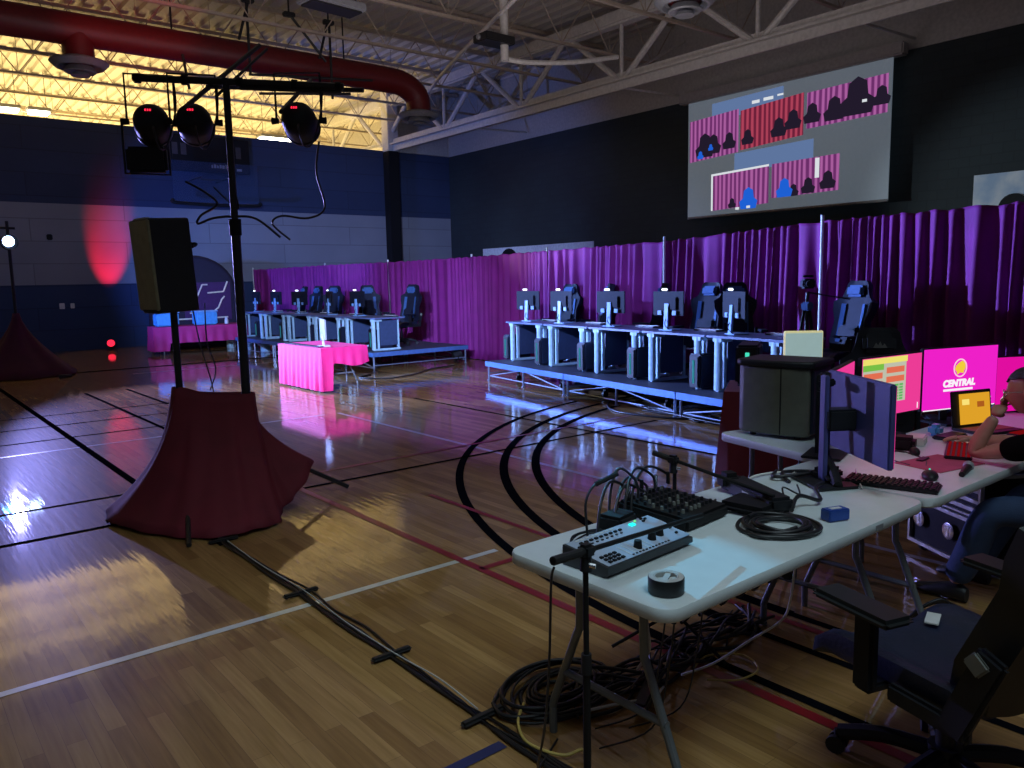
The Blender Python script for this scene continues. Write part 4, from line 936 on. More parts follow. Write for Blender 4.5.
b = MB(); b.prism([(-.056, -.010), (-.045, .018), (-.015, .040), (.02, .054), (.050, .032), (.054, -.004), (.038, -.022), (.036, -.040), (.0, -.034), (-.028, -.048), (-.036, -.026)], 0, .002, Matrix.Translation((-.01, f, cz+.062)) @ Matrix.Scale(.85, 4) @ Matrix.Rotation(PI/2, 4, 'X')); b.build('crest_figure', yel, mc)
text_obj('CENTRAL', .058, wht, mc, (-.015, f, cz-.035), (PI/2, 0, 0), sx=1.12, shear=.15, off=.0035)
MB().box((-.02, f, cz-.075), (.26, .002, .014)).build('logo_underline', wht, mc)
MB().box((0, f, h0-.394), (W-.03, .002, .006)).build('taskbar_line', wht, mc)
text_obj('2', .05, wht, mc, (W/2-.06, f, h0-.355), (PI/2, 0, 0))
ml, W, h0, f = desk_monitor('monitor with green and orange spreadsheet beside the magenta one', (4.377, 2.23, 1.238), (4.985, 2.16, 1.238), .365, .7415, mat_=pnk)
def rect(par, x0, z0, x1, z1, m, y, name='screen_graphic'):
    b = MB(); b.box(((x0+x1)/2, y, (z0+z1)/2), (x1-x0, .0015, z1-z0)); return b.build(name, m, par)
L0 = -W/2+.01; top_ = h0-.012
rect(ml, L0, top_-.27, L0+.43, top_, emat('sheet_bg', (190, 190, 170), 1.), f)
rect(ml, L0, top_-.035, L0+.44, top_, emat('sheet_yel', (235, 225, 110), 1.), f-.001); rect(ml, L0, top_-.07, L0+.2, top_-.035, emat('sheet_green', (120, 190, 70), 1.), f-.0015)
og = emat('sheet_orange', (225, 110, 80), 1.); gg = emat('sheet_green2', (95, 180, 95), 1.)
for i, (a, z) in enumerate(((.01, .085), (.01, .135), (.23, .06), (.23, .115), (.01, .185))): rect(ml, L0+a, top_-z-.035, L0+a+.18, top_-z, og, f-.0012*(1+i*.1))
for r in range(6):
    for c_ in range(4): rect(ml, L0+.23+c_*.045, top_-.165-r*.017-.012, L0+.23+c_*.045+.036, top_-.165-r*.017, gg, f-.0014)
text_obj('1', .05, wht, ml, (W/2-.035, f, h0-.33), (PI/2, 0, 0))
m3, W, h0, f = desk_monitor('deep magenta monitor cut by the right edge behind glasses', (5.95, 2.08, 1.135), (6.50, 1.80, 1.135), .39, .7415, mat_=mag3)
text_obj('4', .06, wht, m3, (-W/2+.06, f, h0-.30), (PI/2, 0, 0))
mp_, W, h0, f = desk_monitor('pink-lit monitor mostly hidden behind the blue-backed one', (3.66, 2.03, 1.235), (4.30, 2.235, 1.235), .36, TZ, mat_=pnk)
mb, W, h0, f = desk_monitor('large monitor turned away, blue-lit back facing the camera', (3.70, 2.03, 1.245), (3.36, 1.555, 1.245), .375, TZ, rear=False)
bpy.data.objects.remove([c for c in mb.children if c.name.startswith('screen')][0])
[c for c in mb.children if c.name.startswith('shell')][0].data.materials[0] = M['mon_blue_lit']
# its screen is on the far side; stand column towards the camera
for c in list(mb.children):
    if c.name.startswith(('stand_column', 'mount', 'foot')): bpy.data.objects.remove(c)
MB().box((0, .0165, h0-.1875), (W-.014, .002, .36)).build('screen', pnk, mb)
MB().box((-.03, -.15, .26), (.055, .022, .50), b=.004).build('stand_column', M['mon_blue_lit'], mb)
MB().box((-.03, -.08, h0-.20), (.10, .14, .10), b=.01).build('mount', 'black_plastic', mb)
MB().prism([(-.14, -.26), (.13, -.24), (.10, -.04), (-.12, -.04)], .001, .014).build('foot', 'black_plastic', mb)

def mouse(label, loc, rz, glow=None, s=1.):
    t = thing('computer_mouse', label, 'mouse', loc, rz)
    b = MB(); b.ball((0, 0, .012), .034, (.95*s, 1.75*s, .75)); b.build('body', 'black_plastic', t)
    MB().box((0, .03, .036), (.008, .016, .008), b=.002).build('wheel', glow or 'rubber', t); return t
t = make_keyboard('dark red keyboard lying askew below the blue-backed monitor', (3.60, 1.66, TZ), .98+PI/2-.72, None, M['black_plastic'], .40, .15)
tag(MB().box((4.20, 1.70, .7415), (.36, .26, .004), b=.001, rz=-.2).build('mouse_mat', 'padtex'), 'dull red mouse mat beside the blue-backed monitor', 'mouse mat')
mouse('black wide mouse with white glint on the red mat edge', (3.86, 1.60, .742), -1.1, 'green_led', 1.15)
make_keyboard('keyboard glowing red under the operator elbow', (4.52, 1.73, .7415), .35, None, 'red_key', .40, .13)
mouse('small black mouse left of the glowing red keyboard', (4.33, 1.88, .7415), -.9, None, .8)
tag(MB().box((4.22, 1.79, .742), (.11, .04, .016), b=.005, rz=.1).build('phone', 'black_plastic'), 'thin black gadget between mat and red keyboard', 'gadget')
t = thing('microphone', 'handheld black microphone lying before the operator elbow', 'microphone', (4.08, 1.53, .752), .22)
MB().cyl((-.09, 0, 0), (.08, 0, .0), .013, .020, 14).build('handle', 'black_plastic', t); MB().ball((.105, 0, .004), .026, (1.1, 1, 1)).build('grille', 'grey_metal', t)
make_keyboard('second keyboard with pinkish keys at the right picture edge', (5.35, 1.62, .7415), -.2, None, 'red_key', .40, .13)
t = thing('laptop', 'open laptop with orange-yellow screen behind the operator arm', 'laptop', (5.27, 1.86, .7415), -.32)
MB().box((0, 0, .009), (.34, .23, .016), b=.004).build('base', 'black_plastic', t)
l = MB(); l.box((0, .12, .125), (.34, .012, .225), b=.004, rx=-.12); lo = l.build('lid', 'black_plastic', t)
MB().box((.015, .106, .125), (.26, .002, .19), rx=-.12).build('screen', emat('scr_orange', (222, 160, 40), 1.), lo)
for i, (x, z, m) in enumerate(((-.07, .17, 'y'), (-.02, .1, 'o'), (.06, .15, 'o'), (.09, .08, 'y'))): MB().box((x, .1035, z), (.06, .001, .035), rx=-.12).build('screen_graphic', emat('g%d' % i, (250, 225, 120) if m == 'y' else (170, 90, 30), 1.), lo)
MB().box((0, 0, .018), (.30, .12, .003)).build('keys', 'padtex', t)
tag(MB().box((4.92, 2.02, .775), (.09, .07, .07), b=.02).build('cup', 'tub_blue'), 'small bright blue cup left of the orange laptop', 'cup')
tag(MB().box((4.62, 2.00, .760), (.17, .10, .05), b=.008, rz=.3).build('power_adapter', 'white_plastic'), 'pale grey adapter box below the spreadsheet monitor', 'adapter')
tag(MB().box((4.90, 1.93, .750), (.22, .10, .026), b=.008, rz=-.1).build('keypad', 'black_plastic'), 'slim black keypad in front of the magenta monitor', 'keypad')
tag(MB().box((4.42, 1.98, .775), (.12, .12, .08), b=.02, rz=.3).build('card_reader', 'black'), 'small black box beneath the spreadsheet monitor corner', 'device')
cable('desk_cable', 'black cable curling on the table behind the blue monitor', [(4.05, 1.78, .742), (4.15, 1.95, .74), (4.35, 1.98, .74), (4.25, 1.8, .74), (4.1, 1.72, .74)], .005)
cable('desk_cable', 'thin black cable running to the small mouse', [(4.33, 1.93, .742), (4.3, 2.02, .74), (4.15, 2.08, .74)], .004)
cable('desk_cable', 'black cables heaped on the table behind the thin pole', [(3.3, 2.0, .75), (3.4, 2.1, .76), (3.55, 2.05, .75), (3.45, 1.98, .77), (3.3, 2.08, .76), (3.45, 2.16, .75)], .009)
cable('desk_cable', 'white cable lying by the pole base at the table end', [(3.15, 2.12, .748), (3.25, 2.17, .75), (3.4, 2.15, .75), (3.48, 2.08, .75)], .006, 'cable_white')
cable('desk_cable', 'thin white cable crossing to the blue monitor foot', [(3.44, 1.72, .749), (3.6, 1.82, .75), (3.78, 1.92, .75)], .004, 'cable_white')

# ------------------------------------------------------------------ foreground table gear
TT = .742
t = thing('video_switcher', 'grey video switcher panel with cyan-lit key on the white table', 'video switcher', (1.80, 1.735, TT), .06)
Ls, Ws = .475, .205
b = MB(); prof = [(0, .010), (0, .038), (.075, .048), (.13, .062), (Ws, .070), (Ws, .0), (.02, .0)]
rows = []
for u in (0, .02, Ls-.06, Ls-.02, Ls):
    dz = 0 if u < Ls-.05 else -.008*(u-(Ls-.06))/.06; rows.append([(u, p[0], p[1]+(dz if p[1] > .03 else 0)) for p in prof])
b.grid(rows, closed=True); b._add(rows[0], [list(range(len(prof)))]); b._add(rows[-1], [list(range(len(prof)))]); b.build('housing', 'sw_side', t, 30)
def swz(y):
    for (y0, z0), (y1, z1) in zip(((0, .038), (.075, .048), (.13, .062)), ((.075, .048), (.13, .062), (Ws, .070))):
        if y <= y1: return z0+(z1-z0)*(y-y0)/(y1-y0), math.atan2(z1-z0, y1-y0)
    return .070, 0
b = MB(); rows = [[(u, y, swz(y)[0]+.0022) for y in (.004, .075, .13, Ws-.004)] for u in (.008, Ls-.05, Ls-.008)]; b.grid(rows); b.build('top_panel', 'sw_grey', t, 60)
def key(x, y, w_, d_, m='black_plastic', h_=.006, name='button'):
    y *= .80; d_ *= .85; z, a = swz(y); return (x, y, z+.003+h_/2), (w_, d_, h_), a
def kb(c_, d_, rx=0, b=0): MB().box(c_, d_, rx=rx, b=b).build('button', 'black_plastic', t)
for i in range(4):
    for j in range(3): c_, d_, a = key(.035+i*.022, .025+j*.024, .015, .016); kb(c_, d_, rx=a, b=.002)
for i in range(12): c_, d_, a = key(.15+i*.018, .018, .008, .006, h_=.003); kb(c_, d_, rx=a)
for i in range(9): c_, d_, a = key(.05+i*.026, .205, .016, .014); kb(c_, d_, rx=a, b=.002)
for i in range(8): c_, d_, a = key(.06+i*.026, .180, .010, .007, h_=.003); kb(c_, d_, rx=a)
for x, y in ((.40, .21), (.425, .225), (.41, .235), (.445, .10), (.43, .05)): c_, d_, a = key(x, y, .014, .012); kb(c_, d_, rx=a, b=.002)

b = MB()
for i in range(8): c_, d_, a = key(.055+i*.026, .236, .018, .006, h_=.001); b.box(c_, d_, rx=a)
for i in range(6): c_, d_, a = key(.145+i*.024, .07, .003, .085, h_=.0008); b.box(c_, d_, rx=a)
b.build('printed_marks', 'white_plastic', t)
cy = emat('cyan_key', (40, 235, 235), 1.6)
c_, d_, a = key(.335, .212, .026, .024); MB().box(c_, d_, rx=a, b=.002).build('lit_button', cy, t)
c_, d_, a = key(.37, .232, .010, .010); MB().box(c_, d_, rx=a, b=.002).build('lit_button', emat('green_key', (120, 235, 140), 1.2), t)
for x, y in ((.21, .044), (.31, .060), (.365, .068)):
    z, a = swz(y); MB().cyl((x, y, z), (x, y, z+.028), .016, .013, 14).build('fader_knob', 'black', t)

t = thing('audio_mixer', 'black audio mixer full of small knobs behind the switcher', 'audio mixer', (2.37, 1.86, TT-.012), .10)
b = MB(); b.box((.15, .17, .045), (.31, .34, .055), b=.012, rx=.06); b.build('housing', 'black', t)
k = MB(); k2 = MB(); rk = random.Random(2)
for i in range(9):
    for j in range(7):
        x = .028+i*.029; y = .06+j*.040; z = .071+(y-.17)*.06; (k2 if rk.random() < .35 else k).cyl((x, y, z), (x, y, z+.016), .0075, .006, 8)
k.build('knobs', 'black_plastic', t); k2.build('pale_knobs', 'cap_grey', t)
q = MB()
for i in range(7): q.cyl((.03+i*.035, .318, .078), (.03+i*.035, .318, .095), .010, .010, 8)
q.build('jack_sockets', 'grey_metal', t)
tag(MB().box((2.80, 1.87, TT+.023), (.20, .22, .042), b=.02, rz=.1).build('equipment_case', 'black'), 'flat black soft case lying right of the audio mixer', 'case')
t = thing('power_adapter', 'square black adapter box left of the mixer jacks', 'adapter', (2.20, 2.07, TT), .2); MB().box((0, 0, .035), (.13, .11, .07), b=.012).build('body', 'black_plastic', t)
for i, (a, bb, h) in enumerate((((2.26, 2.12), (2.44, 2.14), .17), ((2.30, 2.11), (2.50, 2.15), .20), ((2.22, 2.09), (2.40, 2.12), .15), ((2.36, 2.13), (2.60, 2.16), .19), ((2.24, 2.14), (2.34, 2.10), .22), ((2.12, 2.08), (2.32, 2.13), .18))):
    cable('audio_cable', 'black audio cable looping into the back of the mixer', [(a[0]-.05, a[1]-.03, TT+.02), (a[0], a[1], TT+h*.7), ((a[0]+bb[0])/2, (a[1]+bb[1])/2+.02, TT+h), (bb[0], bb[1], TT+h*.75), (bb[0]+.005, bb[1]-.01, TT+.095)], .006, group='cables looping into the mixer')
for i, (x, y) in enumerate(((2.33, 2.13), (2.42, 2.14), (2.52, 2.15), (2.60, 2.15))):
    t = thing('audio_plug', 'silver-ended audio plug standing in the mixer jacks', 'plug', (x, y, TT+.10), 0, 'plugs in the mixer'); MB().cyl((0, 0, 0), (0, 0, .05), .0085, seg=10).build('shell', 'chrome' if i in (0, 2) else 'black', t)
t = thing('gooseneck', 'thin black gooseneck with plug end curving above table cables', 'gooseneck', (2.02, 2.05, TT))
MB().tube([(0, 0, 0), (.0, .01, .08), (.01, .02, .15), (.05, .02, .20), (.10, .0, .225)], .005, seg=6).build('neck', 'cable', t); MB().cyl((.06, .02, .205), (.14, -.02, .24), .010, seg=8).build('plug', 'black', t)
for i in range(4):
    r = .09+.012*i; cable('audio_cable', 'thin black cable lying in loose loops on the table end', [(1.98+r*1.3*math.cos(a+i*.5)+.03*i, 2.0+r*.8*math.sin(a+i*.5), TT+.006+.004*i+.01*math.sin(3*a)) for a in [k*PI/4 for k in range(9)]], .0035, group='thin cables looped on the table')
t = thing('gaffer_tape', 'roll of black gaffer tape lying flat at the table corner', 'tape roll', (1.862, 1.545, TT))
MB().lathe([(.038, 0), (.056, 0), (.057, .003), (.057, .047), (.056, .05), (.038, .05)], 40, cap=False).build('tape', 'tape_roll', t)
MB().lathe([(.034, .001), (.038, .001), (.038, .0505), (.034, .0505), (.034, .001)], 32, cap=False).build('core', 'paper_core', t)
MB().lathe([(.039, .0503), (.0545, .0503), (.0545, .0508), (.039, .0508)], 40, cap=False).build('pale_side_ring', 'paper_core', t)
b = MB(); b.box((0, 0, .046), (.075, .018, .004), rz=.5); b.box((.0, .0, .040), (.07, .025, .003), rz=-.6); b.build('inner_label', 'paper_core', t)
# coiled cable
for i in range(6):
    r = .155-.013*i; cable('coiled_cable', 'thick black cable coiled in rings in the table middle', [(2.67+r*math.cos(a+.9*i)+.012*math.sin(i*2), 1.655+r*.95*math.sin(a+.9*i)+.010*math.cos(i*3), TT+.008+.008*(i % 3)+.004*math.sin(2*a+i)) for a in [k*PI/5 for k in range(10)]]+[(2.67+r*math.cos(.9*i), 1.655+r*.95*math.sin(.9*i), TT+.012+.008*(i % 3))], .0075, group='coiled cable rings')
cable('table_cable', 'black cable running from the mixer case to the coil', [(2.90, 1.84, TT+.03), (2.86, 1.76, TT+.01), (2.72, 1.74, TT+.008), (2.56, 1.72, TT+.008), (2.50, 1.64, TT+.012), (2.58, 1.55, TT+.01)], .007)
cable('table_cable', 'black cable bowing behind the coil beneath the long box', [(2.80, 2.05, TT+.008), (2.68, 1.98, TT+.008), (2.74, 1.86, TT+.008), (2.90, 1.80, TT+.008)], .006)
t = thing('power_supply', 'long black power box with a white label beside the coil', 'power supply', (2.93, 1.93, TT), 1.12)
MB().box((0, 0, .035), (.40, .11, .065), b=.014).build('body', 'black_plastic', t); MB().box((-.0, .057, .036), (.05, .002, .022)).build('label', 'white_plastic', t); MB().box((.19, .03, .05), (.09, .09, .08), b=.02).build('end_plug', 'black', t)
t = thing('power_adapter', 'white plug adapters heaped behind the long black power box', 'adapter', (3.09, 2.12, TT), .6)
MB().box((0, 0, .02), (.12, .06, .035), b=.012).build('body', 'white_plastic', t); MB().box((-.09, .03, .017), (.07, .05, .03), b=.01).build('plug', 'white_plastic', t)
t = thing('blue_box', 'small royal blue box standing beyond the coiled cable', 'box', (2.93, 1.57, TT), -.35)
MB().box((0, 0, .024), (.10, .055, .046), b=.004).build('body', 'blue_box', t); MB().box((-.0, .0, .048), (.05, .02, .002)).build('white_mark', 'white_plastic', t)
cable('table_cable', 'twisted black leads between the coil and clamp base', [(2.86, 1.72, TT+.02), (2.98, 1.76, TT+.05), (3.08, 1.72, TT+.02), (3.18, 1.80, TT+.04), (3.32, 1.84, TT+.03)], .009)
cable('table_cable', 'thin black lead curling up beside the twisted leads', [(2.95, 1.80, TT+.02), (3.02, 1.86, TT+.06), (3.10, 1.83, TT+.02), (3.2, 1.9, TT+.03)], .004)

def mic_stand(label, base, ztop, b0, b1):
    t = thing('microphone_stand', label, 'microphone stand', (base[0], base[1], 0)); B = Vector((base[0], base[1], 0))
    MB().cyl((0, 0, .10), (0, 0, ztop*.62), .0125, seg=12).build('lower_pole', 'black', t); MB().cyl((0, 0, ztop*.6), (0, 0, ztop-.05), .009, seg=12).build('upper_pole', 'black', t)
    MB().cyl((0, 0, ztop*.58), (0, 0, ztop*.65), .018, .016, 12).build('clutch', 'black_plastic', t)
    for a in (.5, 2.6, 4.7): MB().cyl((0, 0, .16), (.30*math.cos(a), .30*math.sin(a), .012), .008, seg=8).build('leg', 'black', t)
    MB().cyl((0, 0, .13), (0, 0, .20), .018, seg=10).build('leg_hub', 'black_plastic', t)
    a, c = Vector(b0)-B, Vector(b1)-B
    MB().cyl(a, c, .008, seg=10).build('boom', 'black', t); MB().cyl(a, a.lerp(c, .22), .0135, seg=10).build('boom_grip', 'rubber', t)
    k = a.lerp(c, -a.x/(c.x-a.x) if abs(c.x-a.x) > .2 else .18)
    b = MB(); b.box(k, (.05, .04, .045), b=.01, rz=math.atan2((c-a).y, (c-a).x)); b.cyl(k+Vector((0, 0, -.06)), k, .020, .015, 12); b.build('boom_clamp', 'black_plastic', t)
    MB().cyl(k+Vector((-.02, -.035, -.03)), k+Vector((-.01, -.05, -.032)), .008, seg=10).build('clamp_bolt', 'chrome', t)
    return t
mic_stand('black boom stand in front of the white table end', (1.60, 1.636), .905, (1.448, 1.613, .925), (2.28, 1.725, .862))
mic_stand('second black boom stand rising behind the white table', (2.81, 2.285), .895, (2.80, 2.40, .905), (2.825, 1.78, .815))
cable('hanging_cable', 'black cable hanging from the near boom end to floor', [(1.452, 1.613, .905), (1.455, 1.63, .85), (1.47, 1.66, .6), (1.50, 1.72, .35), (1.58, 1.85, .12), (1.72, 1.98, .02), (1.85, 2.05, .015)], .004)
for i, (x, y) in enumerate(((1.98, 1.60), (2.06, 1.70), (2.16, 1.62))):
    cable('hanging_cable', 'thin black cable hanging under the white table end', [(x, y, .66), (x+.01, y+.04, .4), (x+.02, y+.12, .15), (x-.06, y+.3, .02)], .0035, group='thin cables hanging under the table')

# ------------------------------------------------------------------ cables on the floor
for i in range(5):
    rr = random.Random(60+i); off = (i-2)*.010
    pts = [(1.80+off, 5.6, .012)]+[(1.735+off+rr.uniform(-.016, .016)+(.03*math.sin((y-3)*2) if i == 4 else 0), y, .012) for y in (5.2, 4.8, 4.4, 4.04, 3.7, 3.4, 3.06, 2.75, 2.5, 2.34, 2.15)]+[(1.74+off*1.3, 1.9, .012), (1.76+off, 1.55, .012), (1.8+off, 1.1, .012)]
    cable('floor_cable', 'long black cable in the taped bundle across the floor', pts, .0065, group='taped cable bundle')
cable('floor_cable', 'pale grey strand running inside the taped bundle', [(1.74, 5.2, .024), (1.73, 4.6, .024), (1.75, 4.0, .026), (1.73, 3.5, .026), (1.74, 3.0, .027), (1.76, 2.7, .028), (1.74, 2.4, .026)], .0035, 'paper_core')
for i, (y, a, lab) in enumerate(((5.27, .0, 'closest to the maroon drape'), (4.04, 0, 'on the white floor line'), (3.06, .0, 'midway along the bare floor'), (2.36, .03, 'beside the blue tape'))):
    tag(MB().box((1.735, y, .016), (.21, .04, .022), b=.010, rz=a).build('tape_strip', 'gaffer'), 'black tape strip across the cable bundle, '+lab, 'tape')
for i in range(11):
    rr = random.Random(20+i); rx, ry = .29-.018*i+rr.uniform(-.02, .02), .20-.012*i+rr.uniform(-.02, .02); cx, cy_ = 2.08+rr.uniform(-.03, .03), 2.31+rr.uniform(-.02, .02); ro = .15+rr.uniform(-.1, .1)
    pts = []
    for k in range(11):
        a = 2*PI*k/10+i*1.3; x, y = rx*math.cos(a), ry*math.sin(a); pts.append((cx+x*math.cos(ro)-y*math.sin(ro), cy_+x*math.sin(ro)+y*math.cos(ro), .012+.009*(i % 5)+.004*math.sin(a*2)))
    cable('floor_cable', 'black cable coiled in the heap around the table leg', pts, .0085 if i % 3 else .006, group='coiled floor cables')
for i in range(16):
    rr = random.Random(90+i); pts = [(2.05+.18*k+rr.uniform(-.06, .06), 2.18+rr.uniform(-.13, .13)-.0*k, .012+.010*(i % 4)+(.05 if rr.random() < .2 else 0)) for k in range(8)]
    cable('floor_cable', 'black cable snaking in the tangle beneath the white tables', pts, rr.choice((.004, .006, .008)), group='tangled cables under the tables')
cable('floor_cable', 'yellow cable curving on the floor by the table leg', [(1.88, 2.28, .05), (1.80, 2.22, .03), (1.75, 2.12, .02), (1.76, 2.02, .02), (1.80, 1.95, .02), (1.86, 1.92, .03), (1.80, 1.84, .02)], .006, 'cable_yellow')
cable('floor_cable', 'white cable arching out of the tangle below the table', [(2.05, 2.10, .03), (2.18, 2.02, .05), (2.30, 1.98, .04), (2.42, 2.02, .03)], .006, 'cable_white')
cable('hanging_cable', 'white cable sagging from the table edge to floor', [(2.62, 1.55, .68), (2.70, 1.62, .45), (2.85, 1.75, .28), (2.78, 1.85, .18), (2.6, 1.9, .12), (2.45, 1.95, .1)], .005, 'cable_white')
cable('floor_cable', 'yellow cable loop on floor beyond the white cable', [(2.66, 2.05, .02), (2.80, 2.08, .02), (2.92, 1.98, .02), (2.86, 1.86, .02), (2.72, 1.86, .02), (2.62, 1.95, .02)], .0045, 'cable_yellow')
cable('hanging_cable', 'white cable hanging in a loop under the white table top', [(2.35, 2.1, .10), (2.33, 2.02, .22), (2.30, 2.0, .32), (2.34, 2.05, .36)], .0065, 'cable_white')
for i in range(6):
    rr = random.Random(140+i); x = 2.5+i*.13
    cable('hanging_cable', 'black cable drooping below the white table top', [(x, 2.0+rr.uniform(-.1, .1), .67), (x+.06, 2.05, .40+rr.uniform(-.1, .1)), (x+.16, 2.1, .22), (x+.3, 2.05, .38), (x+.36, 1.95, .67)], .006, group='cables drooping under the table')
t = thing('power_strip', 'black power strip with a red light in the floor cables', 'power strip', (2.32, 2.02, .0), .5); MB().box((0, 0, .04), (.28, .06, .04), b=.01).build('body', 'black_plastic', t); MB().ball((.02, -.01, .063), .007).build('red_light', 'red_led', t)
t = thing('network_plug', 'small box with teal light hanging under the table edge', 'plug', (2.78, 1.68, .52), .4); MB().box((0, 0, 0), (.05, .04, .03), b=.006).build('body', 'black_plastic', t); MB().box((0, -.021, 0), (.03, .003, .015)).build('teal_light', 'dim_led', t)
for i in range(3):
    cable('floor_cable', 'black cable loop on the floor beside the sneakers', [(3.75+.05*i, 1.65, .01), (3.78+.05*i, 1.60, .10), (3.86+.04*i, 1.52, .16-.02*i), (3.93+.03*i, 1.48, .08), (3.95+.03*i, 1.42, .01), (3.8, 1.3, .01)], .008, group='cable loops beside the sneakers')

# ------------------------------------------------------------------ road case
t = thing('road_case', 'black road case with aluminium rails beneath the operator table', 'road case', (4.95, 2.16, 0), -2.11)
MB().box((.30, .24, .325), (.60, .46, .53), b=.006).build('body', 'black', t)
b = MB()
for z in (.065, .33, .40, .45, .51, .585): b.box((.30, -.0, z), (.60, .025, .022), b=.003)
for x in (.008, .592): b.box((x, -.0, .32), (.022, .025, .53), b=.003); b.box((x, .24, .59), (.022, .48, .022), b=.003)
b.box((.3, .0, .36), (.56, .015, .012)); b.build('aluminium_rails', 'alu', t)
for x in (.10, .36):
    q = MB(); q.lathe([(.0, 0), (.045, 0), (.05, .008), (.035, .012), (0, .010)], 16, Matrix.Translation((x, -.005, .22)) @ Matrix.Rotation(PI/2, 4, 'X'), cap=False); q.box((x, -.014, .22), (.03, .01, .075), b=.004); q.build('butterfly_latch', 'chrome', t)
for x, y in ((.06, .06), (.54, .06), (.06, .42), (.54, .42)): MB().cyl((x-.015, y, .03), (x+.015, y, .03), .03, seg=14).build('caster', 'rubber', t)

# ------------------------------------------------------------------ operator
def head_bm(T):
    bm = bmesh.new(); bmesh.ops.create_uvsphere(bm, u_segments=32, v_segments=24, radius=1)
    for v in bm.verts:
        x, y, z = v.co; X_ = x*.076; Y_ = y*.094; Z_ = z*.112
        if z < 0: X_ *= 1-.28*(-z)**1.3; Y_ = Y_*(1-.10*-z)+(.012*-z if y > 0 else .03*-z)
        if y > 0:
            fr_ = max(0, y)
            Y_ += .020*math.exp(-(x/.16)**2-((z+.12)/.16)**2)*fr_      # nose
            Y_ += .008*math.exp(-(x/.10)**2-((z-.02)/.14)**2)*fr_
            Y_ -= .010*math.exp(-((abs(x)-.36)/.16)**2-((z-.08)/.10)**2)*fr_   # eye sockets
            Y_ += .006*math.exp(-(x/.28)**2-((z+.42)/.07)**2)*fr_; Y_ += .008*math.exp(-(x/.3)**2-((z+.80)/.15)**2)*fr_
        v.co = (X_, Y_, Z_)
    for s in (-1, 1):
        g = bmesh.ops.create_uvsphere(bm, u_segments=12, v_segments=8, radius=1)['verts']
        for v in g: v.co = Vector((s*(.074+v.co.x*.010+.006*abs(v.co.y)), -.005+v.co.y*.018-.004, .0+v.co.z*.032))
    for v in bm.verts: v.co = T @ v.co
    return bm
HT = Matrix.Translation((4.452, 1.395, 1.115)) @ Euler((-.20, .0, .12)).to_matrix().to_4x4()
def hand(chains, wrist, d, up, side, curl, sc=1.):
    d = Vector(d).normalized(); up = Vector(up); up = (up-d*up.dot(d)).normalized(); sd2 = d.cross(up).normalized()*side
    W0 = Vector(wrist); palm = W0+d*.045*sc
    chains.append(chain((W0-d*.01, (.026, .020)), (W0+d*.02*sc, (.032, .018)), (palm, (.040, .016)), (W0+d*.085*sc, (.040, .014))))
    for i, (o, l) in enumerate(((-.030, .068), (-.010, .078), (.010, .074), (.029, .058))):
        p = W0+d*.075*sc+sd2*o; v = [(p, .0095)]; dd = d.copy()
        for k, f in enumerate((.45, .32, .25)):
            dd = (dd-up*curl*(.5+.3*k)).normalized(); p = p+dd*l*f*sc; v.append((p, .0090-.0008*k))
        chains.append(chain(*v))
    p = W0+d*.028*sc-sd2*.026; v = [(p, .012)]; dd = (d*.6-sd2*.8-up*.15).normalized()
    for k, f in enumerate((.032, .028, .022)): p = p+dd*f*sc; v.append((p, .0105-.001*k)); dd = (dd+d*.45-up*curl*.3).normalized()
    chains.append(chain(*v))
chains = []
V_ = [((4.62, .98, .52), .13), ((4.60, 1.02, .68), .125), ((4.57, 1.10, .84), .135), ((4.53, 1.21, .965), .075), ((4.475, 1.315, 1.04), .052), ((4.455, 1.365, 1.09), .052),
      ((4.41, 1.17, .925), .058), ((4.355, 1.36, .85), .046), ((4.352, 1.60, .782), .038), ((4.362, 1.575, .86), .042), ((4.385, 1.515, .985), .028),
      ((4.70, 1.20, .925), .058), ((4.80, 1.33, .84), .046), ((4.84, 1.47, .785), .038), ((4.82, 1.62, .780), .038), ((4.795, 1.765, .770), .026),
      ((4.54, 1.0, .50), .085), ((4.27, 1.47, .53), .060), ((4.29, 1.56, .28), .050), ((4.30, 1.64, .09), .036),
      ((4.71, 1.0, .50), .085), ((4.68, 1.46, .55), .060), ((4.66, 1.58, .28), .050), ((4.65, 1.66, .09), .036)]
chains.append({'v': V_, 'e': [(0, 1), (1, 2), (2, 3), (3, 4), (4, 5), (3, 6), (6, 7), (7, 8), (8, 9), (9, 10), (3, 11), (11, 12), (12, 13), (13, 14), (14, 15), (0, 16), (16, 17), (17, 18), (18, 19), (0, 20), (20, 21), (21, 22), (22, 23)]})
hand(chains, (4.388, 1.512, .995), (.70, .0, .50), (-.1, 1, .15), 1, .30, .85)
hand(chains, (4.795, 1.765, .772), (-.30, .9, .02), (0, .05, 1), 1, .28, 1.)
bm = skin_mesh(chains)
hb = head_bm(HT); me_ = bpy.data.meshes.new('h'); hb.to_mesh(me_); bm.from_mesh(me_)
me = bpy.data.meshes.new('person'); bm.to_mesh(me); bm.free(); me.materials.append(M['skin']); me.shade_smooth()
person = bpy.data.objects.new('person', me); C.objects.link(person)
tag(person, 'person in black t-shirt and glasses, chin on hand, hand on mouse', 'person')
def cloth_skin(name, V, Eg, m):
    bm = skin_mesh([{'v': V, 'e': Eg}]); me = bpy.data.meshes.new(name); bm.to_mesh(me); bm.free(); me.materials.append(M[m]); me.shade_smooth()
    o = bpy.data.objects.new(name, me); C.objects.link(o); o.parent = person; return o
